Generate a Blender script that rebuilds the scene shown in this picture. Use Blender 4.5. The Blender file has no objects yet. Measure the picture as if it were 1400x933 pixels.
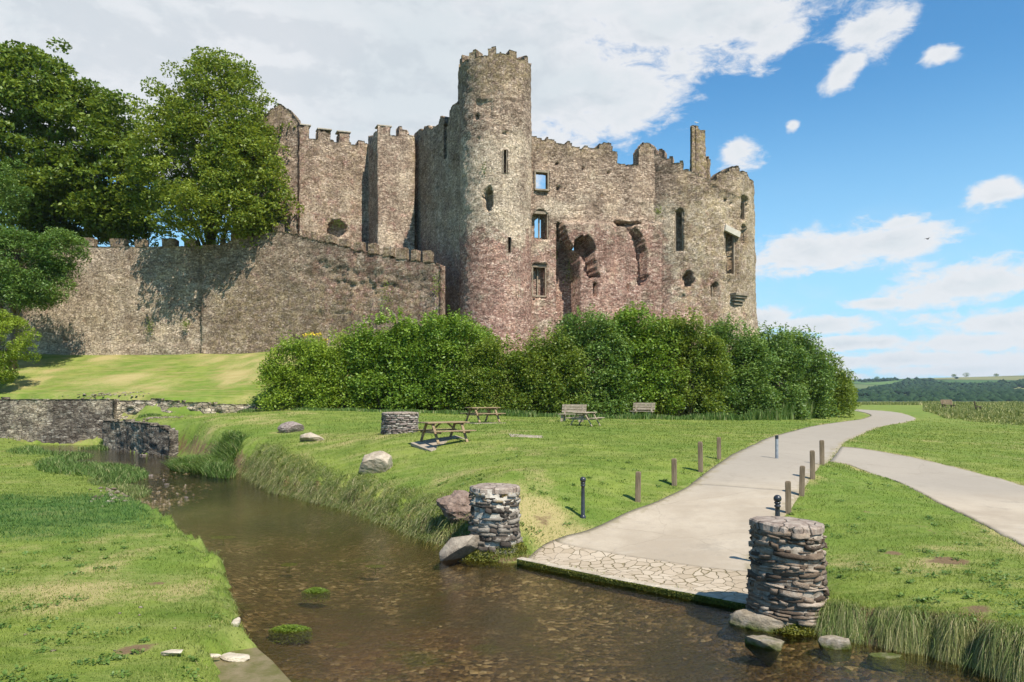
import bpy, math, random
import numpy as np
R = math.radians
rng = np.random.default_rng(7)
random.seed(7)
EYE = 3.5; F = 1000.0; HZ = 544.0
sc = bpy.context.scene
col = sc.collection
SUN = np.array([.353, -.504, .788])

# ---------------------------------------------------------------- small maths
def ss(x, a=0., b=1.):
    t = np.clip((np.asarray(x, float) - a) / (b - a), 0, 1)
    return t * t * (3 - 2 * t)

def _hash(i, j, k, seed):
    h = (i.astype(np.int64) * 374761393 + j.astype(np.int64) * 668265263 + k.astype(np.int64) * 2147483647 + seed * 974711) & 0xffffffff
    h = ((h ^ (h >> 13)) * 1274126177) & 0xffffffff
    return ((h ^ (h >> 16)) & 0xffff) / 65535.0

def vnoise(x, y, z=0., seed=0):
    x, y, z = np.broadcast_arrays(np.asarray(x, float), np.asarray(y, float), np.asarray(z, float))
    xi, yi, zi = np.floor(x), np.floor(y), np.floor(z)
    u, v, w = [t * t * (3 - 2 * t) for t in (x - xi, y - yi, z - zi)]
    r = 0
    for a in (0, 1):
        for b in (0, 1):
            for c in (0, 1):
                r = r + _hash(xi + a, yi + b, zi + c, seed) * (u if a else 1 - u) * (v if b else 1 - v) * (w if c else 1 - w)
    return r

def fbm(x, y, z=0., seed=0, oct=3):
    r, a, s, t = 0, 1., 1., 0
    for o in range(oct):
        r = r + a * (vnoise(np.asarray(x) * s, np.asarray(y) * s, np.asarray(z) * s, seed + o) - .5)
        t += a; a *= .5; s *= 2.03
    return r / t * 2

def un(px, py, d):                       # point seen at (px, py) at distance d ahead
    return np.array([(px - 700) / F * d, d, EYE + (HZ - py) / F * d])

def at_h(px, py, h):                     # ground point h metres below the eye
    d = h * F / (py - HZ)
    return ((px - 700) / F * d, d)

def pxof(x, y, z):
    return 700 + np.asarray(x) / y * F, HZ - (np.asarray(z) - EYE) / y * F

# ---------------------------------------------------------------- scene helpers
def tag(o, label=None, cat=None, group=None, kind=None):
    if label: o['label'] = label
    if cat: o['category'] = cat; o['kind'] = 'thing'
    if group: o['group'] = group
    if kind: o['kind'] = kind
    return o

def link(name, me, mat=None, parent=None, loc=None, rz=0):
    o = bpy.data.objects.new(name, me); col.objects.link(o)
    if mat is not None and me is not None:
        me.materials.append(mat)
    if parent is not None: o.parent = parent
    if loc is not None: o.location = loc
    if rz: o.rotation_euler = (0, 0, rz)
    return o

def empty(name, loc, rz=0):
    o = link(name, None, loc=loc, rz=rz); o.empty_display_size = .3
    return o

def mesh(name, V, Fq, smooth=False, attrs=None, fattrs=None):
    """V (n,3); Fq (m,4) or (m,3) int array (rows may repeat the last index for triangles)"""
    me = bpy.data.meshes.new(name)
    V = np.asarray(V, np.float32); Fq = np.asarray(Fq, np.int64)
    k = Fq.shape[1]
    me.vertices.add(len(V)); me.vertices.foreach_set('co', V.ravel())
    me.loops.add(Fq.size); me.loops.foreach_set('vertex_index', Fq.ravel().astype(np.int32))
    me.polygons.add(len(Fq)); me.polygons.foreach_set('loop_start', (np.arange(len(Fq)) * k).astype(np.int32))
    me.polygons.foreach_set('loop_total', np.full(len(Fq), k, np.int32))
    if smooth: me.polygons.foreach_set('use_smooth', np.ones(len(Fq), bool))
    for d, dom in ((attrs, 'POINT'), (fattrs, 'FACE')):
        for n, a in (d or {}).items():
            at = me.attributes.new(n, 'FLOAT', dom); at.data.foreach_set('value', np.asarray(a, np.float32))
    me.update(); me.validate()
    return me

class MB:                                 # collects small shapes into one mesh
    def __init__(s): s.v = []; s.f = []; s.n = 0
    def add(s, v, f):
        v = [tuple(map(float, p)) for p in v]
        s.v += v; s.f += [tuple(i + s.n for i in q) for q in f]; s.n += len(v)
    def box(s, c, size, rx=0, ry=0, rz=0, taper=1., jit=0., off=(0, 0, 0)):
        from mathutils import Euler, Vector
        E = Euler((rx, ry, rz)).to_matrix()
        vs = []
        for z in (-.5, .5):
            k = taper if z > 0 else 1
            for x, y in ((-.5, -.5), (.5, -.5), (.5, .5), (-.5, .5)):
                p = Vector((x * size[0] * k + random.uniform(-jit, jit), y * size[1] * k + random.uniform(-jit, jit), z * size[2] + random.uniform(-jit, jit)))
                p = E @ (p + Vector(off)); vs.append((p.x + c[0], p.y + c[1], p.z + c[2]))
        s.add(vs, [(3, 2, 1, 0), (4, 5, 6, 7), (0, 1, 5, 4), (1, 2, 6, 5), (2, 3, 7, 6), (3, 0, 4, 7)])
    def beam(s, a, b, w, h, up=(0, 0, 1)):
        from mathutils import Vector
        a, b, up = Vector(a), Vector(b), Vector(up)
        t = (b - a).normalized(); sd = t.cross(up).normalized(); u = sd.cross(t)
        vs = []
        for p in (a, b):
            for i, j in ((-1, -1), (1, -1), (1, 1), (-1, 1)):
                vs.append(p + sd * (i * w / 2) + u * (j * h / 2))
        s.add(vs, [(3, 2, 1, 0), (4, 5, 6, 7), (0, 1, 5, 4), (1, 2, 6, 5), (2, 3, 7, 6), (3, 0, 4, 7)])
    def lathe(s, prof, c=(0, 0, 0), n=16):
        vs, fs = [], []
        for r, z in prof:
            for i in range(n):
                a = 2 * math.pi * i / n; vs.append((c[0] + r * math.cos(a), c[1] + r * math.sin(a), c[2] + z))
        for j in range(len(prof) - 1):
            for i in range(n):
                k = (i + 1) % n; fs.append((j * n + i, j * n + k, (j + 1) * n + k, (j + 1) * n + i))
        fs.append(tuple(range(n - 1, -1, -1))); fs.append(tuple((len(prof) - 1) * n + i for i in range(n)))
        s.add(vs, fs)
    def tube(s, pts, rad, n=7):
        from mathutils import Vector
        pts = [Vector(p) for p in pts]; vs, fs = [], []
        for i, p in enumerate(pts):
            t = (pts[min(i + 1, len(pts) - 1)] - pts[max(i - 1, 0)]).normalized()
            u = t.cross(Vector((.31, .95, .1))).normalized(); w = t.cross(u)
            for k in range(n):
                a = 2 * math.pi * k / n; vs.append(p + (u * math.cos(a) + w * math.sin(a)) * rad[i])
        for j in range(len(pts) - 1):
            for k in range(n):
                m = (k + 1) % n; fs.append((j * n + k, j * n + m, (j + 1) * n + m, (j + 1) * n + k))
        fs.append(tuple(range(n - 1, -1, -1))); fs.append(tuple((len(pts) - 1) * n + k for k in range(n)))
        s.add(vs, fs)
    def me(s, name, bevel=0., smooth=False, seg=1):
        m = bpy.data.meshes.new(name); m.from_pydata(s.v, [], s.f); m.update()
        import bmesh
        bm = bmesh.new(); bm.from_mesh(m)
        bmesh.ops.recalc_face_normals(bm, faces=bm.faces)
        if bevel: bmesh.ops.bevel(bm, geom=bm.edges[:], offset=bevel, segments=seg, affect='EDGES')
        bm.to_mesh(m); bm.free()
        if smooth: m.polygons.foreach_set('use_smooth', np.ones(len(m.polygons), bool))
        return m
    def build(s, name, mat, parent=None, bevel=0., smooth=False, loc=None):
        return link(name, s.me(name, bevel, smooth), mat, parent, loc)

# ---------------------------------------------------------------- materials
class N:
    def __init__(s, name):
        s.m = bpy.data.materials.new(name); s.m.use_nodes = True
        s.t = s.m.node_tree; s.t.nodes.clear()
        s.out = s.t.nodes.new('ShaderNodeOutputMaterial')
    def n(s, typ, **kw):
        o = s.t.nodes.new('ShaderNode' + typ)
        for k, v in kw.items():
            setattr(o, k, v)
        return o
    def put(s, node, i, v):
        if v is None: return
        k = node.inputs[i]
        if isinstance(v, bpy.types.NodeSocket): s.t.links.new(v, k)
        elif isinstance(v, bpy.types.Node): s.t.links.new(v.outputs[0], k)
        else:
            if hasattr(k.default_value, '__len__') and not hasattr(v, '__len__'): v = (v,) * len(k.default_value)
            if hasattr(v, '__len__') and len(v) == 3 and k.type == 'RGBA': v = tuple(v) + (1,)
            k.default_value = v
    def math(s, op, a, b=None, c=None, clamp=False):
        o = s.n('Math', operation=op, use_clamp=clamp)
        s.put(o, 0, a); s.put(o, 1, b); s.put(o, 2, c)
        return o.outputs[0]
    def mul(s, a, b): return s.math('MULTIPLY', a, b)
    def add(s, a, b): return s.math('ADD', a, b)
    def vmul(s, a, v):
        o = s.n('VectorMath', operation='MULTIPLY'); s.put(o, 0, a); s.put(o, 1, v); return o.outputs[0]
    def vadd(s, a, v):
        o = s.n('VectorMath', operation='ADD'); s.put(o, 0, a); s.put(o, 1, v); return o.outputs[0]
    def pos(s): return s.n('NewGeometry').outputs['Position']
    def obj(s): return s.n('TexCoord').outputs['Object']
    def attr(s, name): return s.n('Attribute', attribute_name=name).outputs['Fac']
    def noise(s, vec, scale, detail=3, rough=.55, dist=0., color=False):
        o = s.n('TexNoise'); s.put(o, 'Vector', vec); s.put(o, 'Scale', scale); s.put(o, 'Detail', detail); s.put(o, 'Roughness', rough); s.put(o, 'Distortion', dist)
        return o.outputs['Color' if color else 'Fac']
    def step(s, x, a, b, lo=0., hi=1.):
        o = s.n('MapRange', interpolation_type='SMOOTHSTEP'); s.put(o, 0, x); s.put(o, 1, a); s.put(o, 2, b); s.put(o, 3, lo); s.put(o, 4, hi)
        return o.outputs[0]
    def mix(s, f, a, b, mode='MIX'):
        o = s.n('Mix', data_type='RGBA', blend_type=mode); s.put(o, 0, f); s.put(o, 6, a); s.put(o, 7, b)
        return o.outputs[2]
    def ramp(s, x, stops, interp='LINEAR'):
        o = s.n('ValToRGB'); o.color_ramp.interpolation = interp
        e = o.color_ramp.elements
        while len(e) < len(stops): e.new(.5)
        for q, (p, c) in zip(e, stops): q.position = p; q.color = tuple(c) + (1,) if len(c) == 3 else c
        s.put(o, 0, x); return o.outputs[0]
    def bump(s, h, strength=.5, dist=.05, normal=None):
        o = s.n('Bump'); s.put(o, 'Strength', strength); s.put(o, 'Distance', dist); s.put(o, 'Height', h)
        if normal is not None: s.put(o, 'Normal', normal)
        return o.outputs[0]
    def bsdf(s, color, rough=.9, normal=None, spec=.2, **kw):
        o = s.n('BsdfPrincipled'); s.put(o, 'Base Color', color); s.put(o, 'Roughness', rough); s.put(o, 'Specular IOR Level', spec)
        if normal is not None: s.put(o, 'Normal', normal)
        for k, v in kw.items(): s.put(o, k.replace('_', ' '), v)
        return o.outputs[0]
    def end(s, sh):
        s.t.links.new(sh, s.out.inputs[0]); return s.m

def stone_mat(name, sx=2.6, sz=7.5, pal=None, red=.0, pale=.0, attrs=False, bumpd=.05, mortar=(.36, .31, .24), mort=.05, stain=.5, local=False, lichen=0., tone=1.):
    """coursed rubble: flat 3-D cells cut by whatever face shows them"""
    m = N(name); P = m.obj() if local else m.pos()
    warp = m.noise(P, 1.6, 2, color=True)
    Pw = m.vadd(P, m.vmul(warp, (.22, .22, .12)))
    q = m.vmul(Pw, (sx, sx, sz))
    vo = m.n('TexVoronoi', voronoi_dimensions='3D', feature='F1'); m.put(vo, 'Vector', q); m.put(vo, 'Scale', 1.); m.put(vo, 'Randomness', .9)
    ve = m.n('TexVoronoi', voronoi_dimensions='3D', feature='DISTANCE_TO_EDGE'); m.put(ve, 'Vector', q); m.put(ve, 'Scale', 1.); m.put(ve, 'Randomness', .9)
    rnd = m.n('SeparateColor'); m.put(rnd, 0, vo.outputs['Color'])
    pal = pal or [(.11, .08, .055), (.19, .14, .10), (.27, .205, .15), (.36, .285, .21), (.50, .41, .315)]
    redp = [(.13, .07, .055), (.22, .115, .09), (.30, .17, .135), (.36, .235, .19), (.50, .385, .32)]
    palep = [(.22, .18, .125), (.33, .275, .20), (.40, .34, .25), (.47, .40, .30), (.58, .51, .40)]
    st = lambda p: [(i / 4, c) for i, c in enumerate(p)]
    vb = m.n('TexVoronoi', voronoi_dimensions='3D', feature='F1'); m.put(vb, 'Vector', q); m.put(vb, 'Scale', .42); m.put(vb, 'Randomness', .9)
    rb_ = m.n('SeparateColor'); m.put(rb_, 0, vb.outputs['Color'])
    mxr = m.n('Mix', data_type='FLOAT'); m.put(mxr, 0, m.step(m.noise(m.vadd(P, (5, 1, 2)), .8, 3, .6), .46, .62, .1, .8)); m.put(mxr, 2, rnd.outputs[0]); m.put(mxr, 3, rb_.outputs[0])
    rnd0 = mxr.outputs[0]
    base = m.ramp(rnd0, st(pal)); rc = m.ramp(rnd0, st(redp)); pc = m.ramp(rnd0, st(palep))
    big = m.noise(P, .35, 4, .6); mid = m.noise(m.vadd(P, (9, 3, 5)), 1.1, 4, .65)
    if attrs:
        rf = m.step(m.add(m.mul(m.attr('red'), 1.1), m.mul(m.add(mid, -.53), 3.2)), .3, .85)
        pf = m.step(m.add(m.mul(m.attr('pale'), 1.2), m.mul(m.add(big, -.42), 2.2)), .3, .85)
    else:
        rf = m.step(mid, .62 - red * .6, .78 - red * .6) if red else 0.
        pf = m.step(big, .62 - pale * .6, .78 - pale * .6) if pale else 0.
    c = m.mix(pf, base, pc); c = m.mix(m.mul(rf, .72), c, rc)
    edge = m.step(ve.outputs['Distance'], mort * .3, mort, 1., 0.)
    dark = m.step(m.noise(P, 3.1, 3), .42, .58)
    c = m.mix(m.mul(edge, .8), c, m.mix(dark, (.12, .10, .085), mortar))
    sv = m.noise(m.vmul(P, (1.5, 1.5, .16)), 1., 5, .7)
    c = m.mix(m.mul(m.step(sv, .5, .72), stain), c, m.mix(.5, c, (.10, .085, .07)), 'MIX')
    c = m.mix(m.step(m.noise(P, 9., 3, .7), .35, .75, 0., .3), c, (.13, .11, .09))
    if attrs:
        mo = m.mul(m.attr('moss'), m.step(m.noise(P, 2.2, 4, .7), .40, .58))
        c = m.mix(mo, c, m.mix(mid, (.20, .17, .06), (.24, .19, .10)))
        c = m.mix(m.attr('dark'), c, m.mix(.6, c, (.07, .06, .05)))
    if lichen:
        lf = m.step(m.noise(P, 4.5, 4, .7), .6 - lichen * .12, .70 - lichen * .12)
        c = m.mix(m.mul(lf, .9), c, m.mix(m.noise(P, 14, 2), (.42, .27, .05), (.20, .17, .07)))
    c = m.mix(1., c, m.ramp(m.noise(m.vmul(P, (1., 1., .7)), .55, 5, .7), [(.30, (.62, .60, .58)), (.5, (1., 1., 1.)), (.68, (1.32, 1.30, 1.24))]), 'MULTIPLY')
    c = m.mix(1., c, m.ramp(m.noise(m.vadd(P, (3, 8, 1)), 5.5, 3, .8), [(.36, (.55, .53, .52)), (.5, (1., 1., 1.)), (.66, (1.4, 1.38, 1.34))]), 'MULTIPLY')
    h = m.add(m.add(m.mul(m.step(ve.outputs['Distance'], 0., .12), .7), m.mul(rnd.outputs[1], .6)), m.mul(m.noise(P, 11., 4, .7), .5))
    if tone != 1.: c = m.mix(1., c, (tone * 1.02, tone * .965, tone * .98), 'MULTIPLY')
    return m.end(m.bsdf(c, .95, m.bump(h, 1., bumpd), .12))

def leaf_mat(name, c0, c1, c2, trans=.35):
    m = N(name); r = m.attr('rnd')
    c = m.ramp(r, [(0, c0), (.5, c1), (1, c2)])
    big = m.noise(m.pos(), .55, 3)
    c = m.mix(m.step(big, .35, .7, 0., .55), c, m.mix(.5, c, (c2[0] * 1.1, c2[1] * 1.0, c2[2] * .6)))
    p = m.bsdf(c, .5, None, .35)
    t = m.n('BsdfTranslucent'); m.put(t, 0, m.mix(.5, c, (c2[0] * 1.6, c2[1] * 1.5, c2[2] * .5)))
    x = m.n('MixShader'); m.put(x, 0, trans); m.put(x, 1, p); m.put(x, 2, t.outputs[0])
    return m.end(x.outputs[0])

def simple_mat(name, c0, c1, scale=6., rough=.85, bump=.3, bd=.01, stretch=(1, 1, 1), spec=.2, metal=0.):
    m = N(name); P = m.vmul(m.obj(), stretch)
    n = m.noise(P, scale, 5, .65)
    c = m.mix(m.step(n, .3, .7), c0, c1)
    return m.end(m.bsdf(c, rough, m.bump(m.noise(P, scale * 3, 4, .7), bump, bd), spec, Metallic=metal))
# ================================================================ TERRAIN
def rbf(pts, lam=.02):
    P = np.array([p[:2] for p in pts], float); Z = np.array([p[2] for p in pts], float)
    sc_ = 20.
    def K(A):
        d = np.sqrt(((A[:, None, :] - P[None]) ** 2).sum(-1)) / sc_
        return d                                       # linear kernel: never overshoots far away
    A = K(P) + np.eye(len(P)) * -lam
    n = len(P)
    M = np.zeros((n + 1, n + 1)); M[:n, :n] = A; M[:n, n] = 1; M[n, :n] = 1
    w = np.linalg.solve(M, np.append(Z, 0))
    def f(x, y):
        sh = np.shape(x); X = np.stack([np.ravel(x), np.ravel(y)], 1).astype(float); out = np.empty(len(X))
        for i in range(0, len(X), 20000):
            out[i:i + 20000] = K(X[i:i + 20000]) @ w[:n] + w[n]
        return out.reshape(sh)
    return f

cR = [(718, 768, 3.46), (860, 797, 3.46), (1010, 826, 3.46), (797, 708, 2.95), (872, 686, 2.75), (922, 664, 2.5), (958, 644, 2.2), (983, 627, 2.0),
      (1062, 627, 2.0), (1078, 705, 2.85), (1096, 677, 2.6), (1111, 654, 2.32), (1124, 635, 2.08), (1150, 605, 1.85), (1200, 575, 1.75), (1250, 572, 1.72),
      (1165, 560, 1.6), (1300, 557, 1.5), (1150, 568, 1.6), (1000, 573, 1.5), (880, 573, 1.4), (700, 570, 1.25), (560, 564, 1.0), (400, 562, .9),
      (700, 600, 1.55), (700, 640, 1.95), (800, 640, 2.05), (850, 600, 1.65), (795, 583, 1.45), (660, 582, 1.36), (607, 612, 1.8), (543, 596, 1.5),
      (640, 700, 2.75), (600, 700, 2.9), (513, 650, 2.58), (440, 648, 2.75), (480, 668, 2.9), (560, 690, 3.0), (380, 610, 2.15), (423, 603, 1.95), (393, 592, 1.8), (330, 590, 1.8), (300, 570, 1.17),
      (240, 590, 2.0), (200, 572, 1.4), (620, 680, 2.6), (760, 725, 3.1), (1400, 745, 3.0), (1300, 690, 2.85), (1220, 655, 2.65), (1400, 620, 2.35), (1400, 590, 2.0),
      (1290, 765, 2.95), (1200, 800, 3.0), (1130, 800, 3.05), (1350, 870, 3.0), (1240, 850, 3.05), (1150, 850, 3.15), (1040, 800, 3.34), (1025, 760, 3.22)]
pR = [at_h(a, b, h) + (EYE - h,) for a, b, h in cR]
pR += [(75, 60, 1.7), (90, 130, 1.9), (60, 180, 2.1), (150, 190, 2.0), (-20, 190, 2.0), (200, 100, 1.6), (14, 2, .6), (30, 5, .7), (60, 20, .9), (12, -15, .6), (60, -20, .8)]
fR = rbf(pR)
cW = [(0, 543, 56.5), (110, 543, 55), (230, 545, 54.3), (350, 549, 54), (50, 485, 68), (160, 486, 68), (270, 484, 68), (370, 480, 67.5), (-100, 485, 69), (150, 515, 61.), (0, 515, 61.5), (300, 515, 60.5), (460, 470, 66)]
pW = [tuple(un(a, b, d)) for a, b, d in cW]
pW += [(-15, 52, 3.0), (-8, 54, 3.2), (0, 56, 3.2), (10, 57, 3.2), (20, 58, 3.0), (-3, 62, 6), (3, 66, 6), (12, 68, 5.5), (20, 70, 5.), (24, 68, 3.), (30, 74, 2.2), (-9, 62, 7.), (-60, 60, 4), (-60, 72, 7.6), (-30, 90, 8), (0, 95, 7.5), (30, 100, 3), (-90, 80, 7)]
fW = rbf(pW)

# foot line of the retaining wall and its continuation under the shrubs
WLx = np.array([-90., -60., -38.9, -29.2, -25.3, -18.8, -15., -8., 0., 10., 30., 60.])
WLy = np.array([62., 57.5, 55.4, 54.2, 53.6, 53.2, 51., 50.5, 51., 52., 60., 80.])

def seg_dist(X, Y, poly, closed=True):
    """signed distance to polygon (negative inside)"""
    x = np.ravel(X).astype(float); y = np.ravel(Y).astype(float)
    P = np.array(poly, float); n = len(P); d = np.full(x.shape, 1e9); ins = np.zeros(x.shape, bool)
    for i in range(n if closed else n - 1):
        a, b = P[i], P[(i + 1) % n]; e = b - a; L = max(e @ e, 1e-9)
        t = np.clip(((x - a[0]) * e[0] + (y - a[1]) * e[1]) / L, 0, 1)
        d = np.minimum(d, np.hypot(x - a[0] - t * e[0], y - a[1] - t * e[1]))
        if closed:
            c = ((a[1] > y) != (b[1] > y))
            with np.errstate(divide='ignore', invalid='ignore'):
                xi = (b[0] - a[0]) * (y - a[1]) / (b[1] - a[1]) + a[0]
            ins ^= c & (x < xi)
    d = np.where(ins, -d, d) if closed else d
    return d.reshape(np.shape(X))

W0 = lambda px, py: at_h(px, py, EYE)
right_bank = [(13., -14.), (10., 0.), (8., 6.), W0(1400, 935), W0(1300, 905), W0(1250, 893), W0(1160, 878), W0(1100, 862), W0(1030, 838), W0(1010, 827), W0(860, 798), W0(718, 769), W0(690, 772), W0(642, 762),
              W0(600, 745), W0(560, 733), W0(520, 716), W0(480, 700), W0(430, 688), W0(370, 673), W0(330, 650), W0(285, 634), W0(240, 622), (-22.6, 45.6), (-25.8, 49.2), (-28.2, 52.4), (-29.6, 53.8), (-38.9, 55.2), (-60, 57.3), (-90, 61.5)]
left_bank = [(-90, 53), (-60, 51.5), W0(20, 607), W0(60, 622), W0(100, 645), W0(140, 668), W0(190, 700), W0(240, 727), W0(285, 755), W0(312, 790), W0(332, 840), W0(352, 886), W0(300, 905), (-3.4, 8.6), (-3.0, 7.), (-2.6, 4), (-3, -2), (-5, -14)]
STREAM = right_bank + left_bank
left_area = left_bank + [(-100, -30), (-120, 50)]

def side_left(x, y): return seg_dist(x, y, left_area) < 0

FORD = [W0(718, 769), W0(860, 798), W0(1010, 827)]

def land(x, y):
    x = np.asarray(x, float); y = np.asarray(y, float)
    zr = fR(x, y)
    lf = side_left(x, y)
    zl = .34 + .05 * np.sin(x * .31) + .10 * ss(-x, 6, 30) + .04 * np.sin(y * .4)
    z = np.where(lf, zl, zr)
    yl = np.interp(x, WLx, WLy)
    wd = np.interp(x, [-19, -14, 0], [.3, 5, 8])
    w = ss((y - yl - .35) / wd) * (1 - ss(x, 24, 34))
    fdd = seg_dist(x, y, FORD, False); kf = ss(fdd, 1.6, .25) * ~lf
    z = z * (1 - kf) + .05 * kf
    far = ss(y, 180, 260)
    z = np.where(w > 0, z * (1 - w) + fW(x, y) * w, z)
    z = z * (1 - far) + .4 * far
    # a long rise under and behind the castle keeps its own height only near it
    return z

MAIN_L = [(718, 768), (735, 752), (760, 738), (808, 724), (860, 700), (905, 683), (945, 662), (985, 632), (1030, 608), (1070, 593), (1110, 583), (1150, 577), (1182, 572), (1190, 567.5), (1178, 563.5), (1164, 561)]
MAIN_R = [(1035, 832), (1033, 800), (1036, 770), (1050, 735), (1076, 703), (1092, 680), (1104, 660), (1118, 641), (1134, 630), (1150, 610), (1172, 597), (1203, 584), (1240, 577), (1250, 571), (1218, 563), (1168, 559.4)]
SIDE_U = [(1150, 611), (1200, 616.5), (1260, 628), (1330, 645), (1400, 664), (1520, 700)]
SIDE_D = [(1134, 631), (1166, 638), (1221, 657), (1291, 692), (1400, 748), (1560, 850)]

def ground_at(px, py):                   # first crossing of the ray with the land
    d = np.exp(np.linspace(math.log(7), math.log(240), 1400))
    g = EYE + (HZ - py) / F * d - np.maximum(land((px - 700) / F * d, d), 0.)
    i = int(np.argmax(g <= 0)) if (g <= 0).any() else len(d) - 1
    if i == 0: dd = d[0]
    else: dd = d[i - 1] + (d[i] - d[i - 1]) * g[i - 1] / (g[i - 1] - g[i] + 1e-12)
    return np.array([(px - 700) / F * dd, dd])

def gp(px, py):
    p = ground_at(px, py); return np.array([p[0], p[1], max(float(land(p[0], p[1])), 0.)])

def resample(P, n):
    P = np.array(P); s = np.r_[0, np.cumsum(np.hypot(*np.diff(P, axis=0).T))]
    t = np.linspace(0, s[-1], n); return np.stack([np.interp(t, s, P[:, 0]), np.interp(t, s, P[:, 1])], 1)

def smooth_curve(P, k=6):
    P = np.array(P, float); Q = []
    for i in range(len(P) - 1):
        p0, p1, p2, p3 = P[max(i - 1, 0)], P[i], P[i + 1], P[min(i + 2, len(P) - 1)]
        for t in np.linspace(0, 1, k, endpoint=False):
            Q.append(.5 * ((2 * p1) + (-p0 + p2) * t + (2 * p0 - 5 * p1 + 4 * p2 - p3) * t * t + (-p0 + 3 * p1 - 3 * p2 + p3) * t ** 3))
    Q.append(P[-1]); return np.array(Q)

mL = smooth_curve([ground_at(*p) for p in MAIN_L], 8); mR = smooth_curve([ground_at(*p) for p in MAIN_R], 8)
sU = smooth_curve([ground_at(*p) for p in SIDE_U], 12); sD = smooth_curve([ground_at(*p) for p in SIDE_D], 12)
mL[0] = W0(718, 768); mR[0] = W0(1037, 832)
PATH1 = np.vstack([mL, mR[::-1]]); PATH2 = np.vstack([sU, sD[::-1]])

def path_sd(x, y): return np.minimum(seg_dist(x, y, PATH1), seg_dist(x, y, PATH2))

def terrain(x, y, detail=True):
    x = np.asarray(x, float); y = np.asarray(y, float)
    z = land(x, y); sd = seg_dist(x, y, STREAM); pd = path_sd(x, y)
    lf = side_left(x, y)
    n1 = fbm(x * .9, y * .9, 0, 3, 3); n2 = fbm(x * 3.1, y * 3.1, 0, 9, 2)
    fd = seg_dist(x, y, FORD, False)
    near_ford = ss(fd, 2.2, .3)
    bw = np.where(lf, .45, np.where(y > 13.5, 1.15, .38) + .6 * n1 * (y > 13.5)) * (1 - near_ford) + .12 * near_ford
    bw = np.maximum(bw, .12)
    t = np.clip((sd + .12 * n2 * (1 - near_ford)) / bw, 0, 1); bank = t ** np.where(lf, .8, 1.0) * (1.6 - .6 * t)
    bank = np.clip(bank, 0, 1)
    z = z + np.where(lf, .03, .05) * n1 * ss(pd, .3, 1.5) * ss(y, 120, 60) + .02 * n2 * ss(pd, .2, .8) * ss(y, 40, 20)
    z = z + (np.where(y > 13.5, .34, .2) * np.maximum(n2, -.6) * ss(bank, .05, .5) * ss(bank, 1.0, .8)) * (1 - near_ford)
    bed = -.16 - .16 * ss(-sd, 0, 1.6) + .05 * n1 + .03 * n2
    bed = bed + ss(fbm(x * .22, y * .22, 0, 31, 2), .25, .8) * .10 * ss(y, 18, 30)
    out = np.where(sd > 0, -.12 + (z + .12) * bank, np.minimum(bed, -.12 + .3 * sd) if False else -.12 + (bed + .12) * ss(-sd, 0, .5))
    out = out - .09 * ss(-pd, .0, .14)
    out = np.where(y > 245, np.minimum(out, .4), out)
    return out

def axis(lo, hi, c0, c1, d0, g=1.09):
    a = list(np.arange(c0, c1, d0)); s = d0; v = a[-1]
    while v < hi: s = min(s * g, 400); v += s; a.append(v)
    s = d0; v = c0; b = []
    while v > lo: s = min(s * g, 400); v -= s; b.append(v)
    return np.array(b[::-1] + a)

gx = axis(-4000, 4000, -13, 14, .10, 1.035); gy = axis(-60, 6500, 7, 24, .10, 1.022)
GX, GY = np.meshgrid(gx, gy)
GZ = terrain(GX, GY)
GZ = np.where(GY > 300, .4, GZ)
nx, ny = len(gx), len(gy)
idx = np.arange(nx * ny).reshape(ny, nx)
Q = np.stack([idx[:-1, :-1], idx[:-1, 1:], idx[1:, 1:], idx[1:, :-1]], -1).reshape(-1, 4)
sdg = seg_dist(GX, GY, STREAM)
pdg = path_sd(GX, GY)
n_d = fbm(GX * .35, GY * .35, 0, 21, 3)
lush = ss(1 - np.hypot((GX + 13.5) / 6., (GY - 19.5) / 5.) + .3 * n_d, 0, .5) * side_left(GX, GY)
def dry_field(x, y):
    q = .40 + .12 * (x < -2) + .9 * fbm(x * .35, y * .35, 0, 21, 3) + .6 * fbm(x * 1.3, y * 1.3, 0, 5, 3)
    for (px, py, r, a) in ((150, 770, 1.3, .6), (265, 795, .9, .5), (110, 800, 1., .5), (1180, 770, 1.2, .5), (735, 700, 1., .7), (745, 722, .7, .9), (1290, 765, 1.2, .3), (300, 640, 2.5, .3), (380, 640, 1.6, .5), (700, 700, .8, .6), (1330, 740, 1.5, .25), (1090, 720, .8, .4)):
        g = _DC.get((px, py));
        if g is None: g = _DC[(px, py)] = ground_at(px, py)
        q = q + a * np.exp(-(((x - g[0]) / r) ** 2 + ((y - g[1]) / (r * 1.3)) ** 2))
    return q
_DC = {}
def earth_field(x, y):
    q = 0 * x - .0
    for (px, py, rx, ry, a) in ((1295, 766, .42, .33, 1.2), (1222, 757, .22, .22, .9), (180, 890, .28, .3, 1.), (215, 800, .2, .25, .7), (1265, 725, .3, .5, .6), (1335, 835, .35, .35, .8), (1200, 840, .3, .2, .5), (1185, 700, .2, .4, .5), (745, 710, .5, .8, .5)):
        g = _DC.get((px, py))
        if g is None: g = _DC[(px, py)] = ground_at(px, py)
        q = q + a * np.exp(-(((x - g[0]) / rx) ** 2 + ((y - g[1]) / ry) ** 2))
    return q * (1 + .8 * fbm(x * 4, y * 4, 0, 61, 3))
dry = dry_field(GX, GY)
dry = dry + .45 * ss(pdg, .5, .05)
w_up = ss(GY - np.interp(GX, WLx, WLy), .5, 2) * (GY < 110) * ss(GX, 2, -12)
dry = dry + .28 * w_up
earth = earth_field(GX, GY) + .8 * ss(np.abs(sdg - .28), .5, .05) * (GY < 60) * np.where(side_left(GX, GY), .3, 1)
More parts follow.
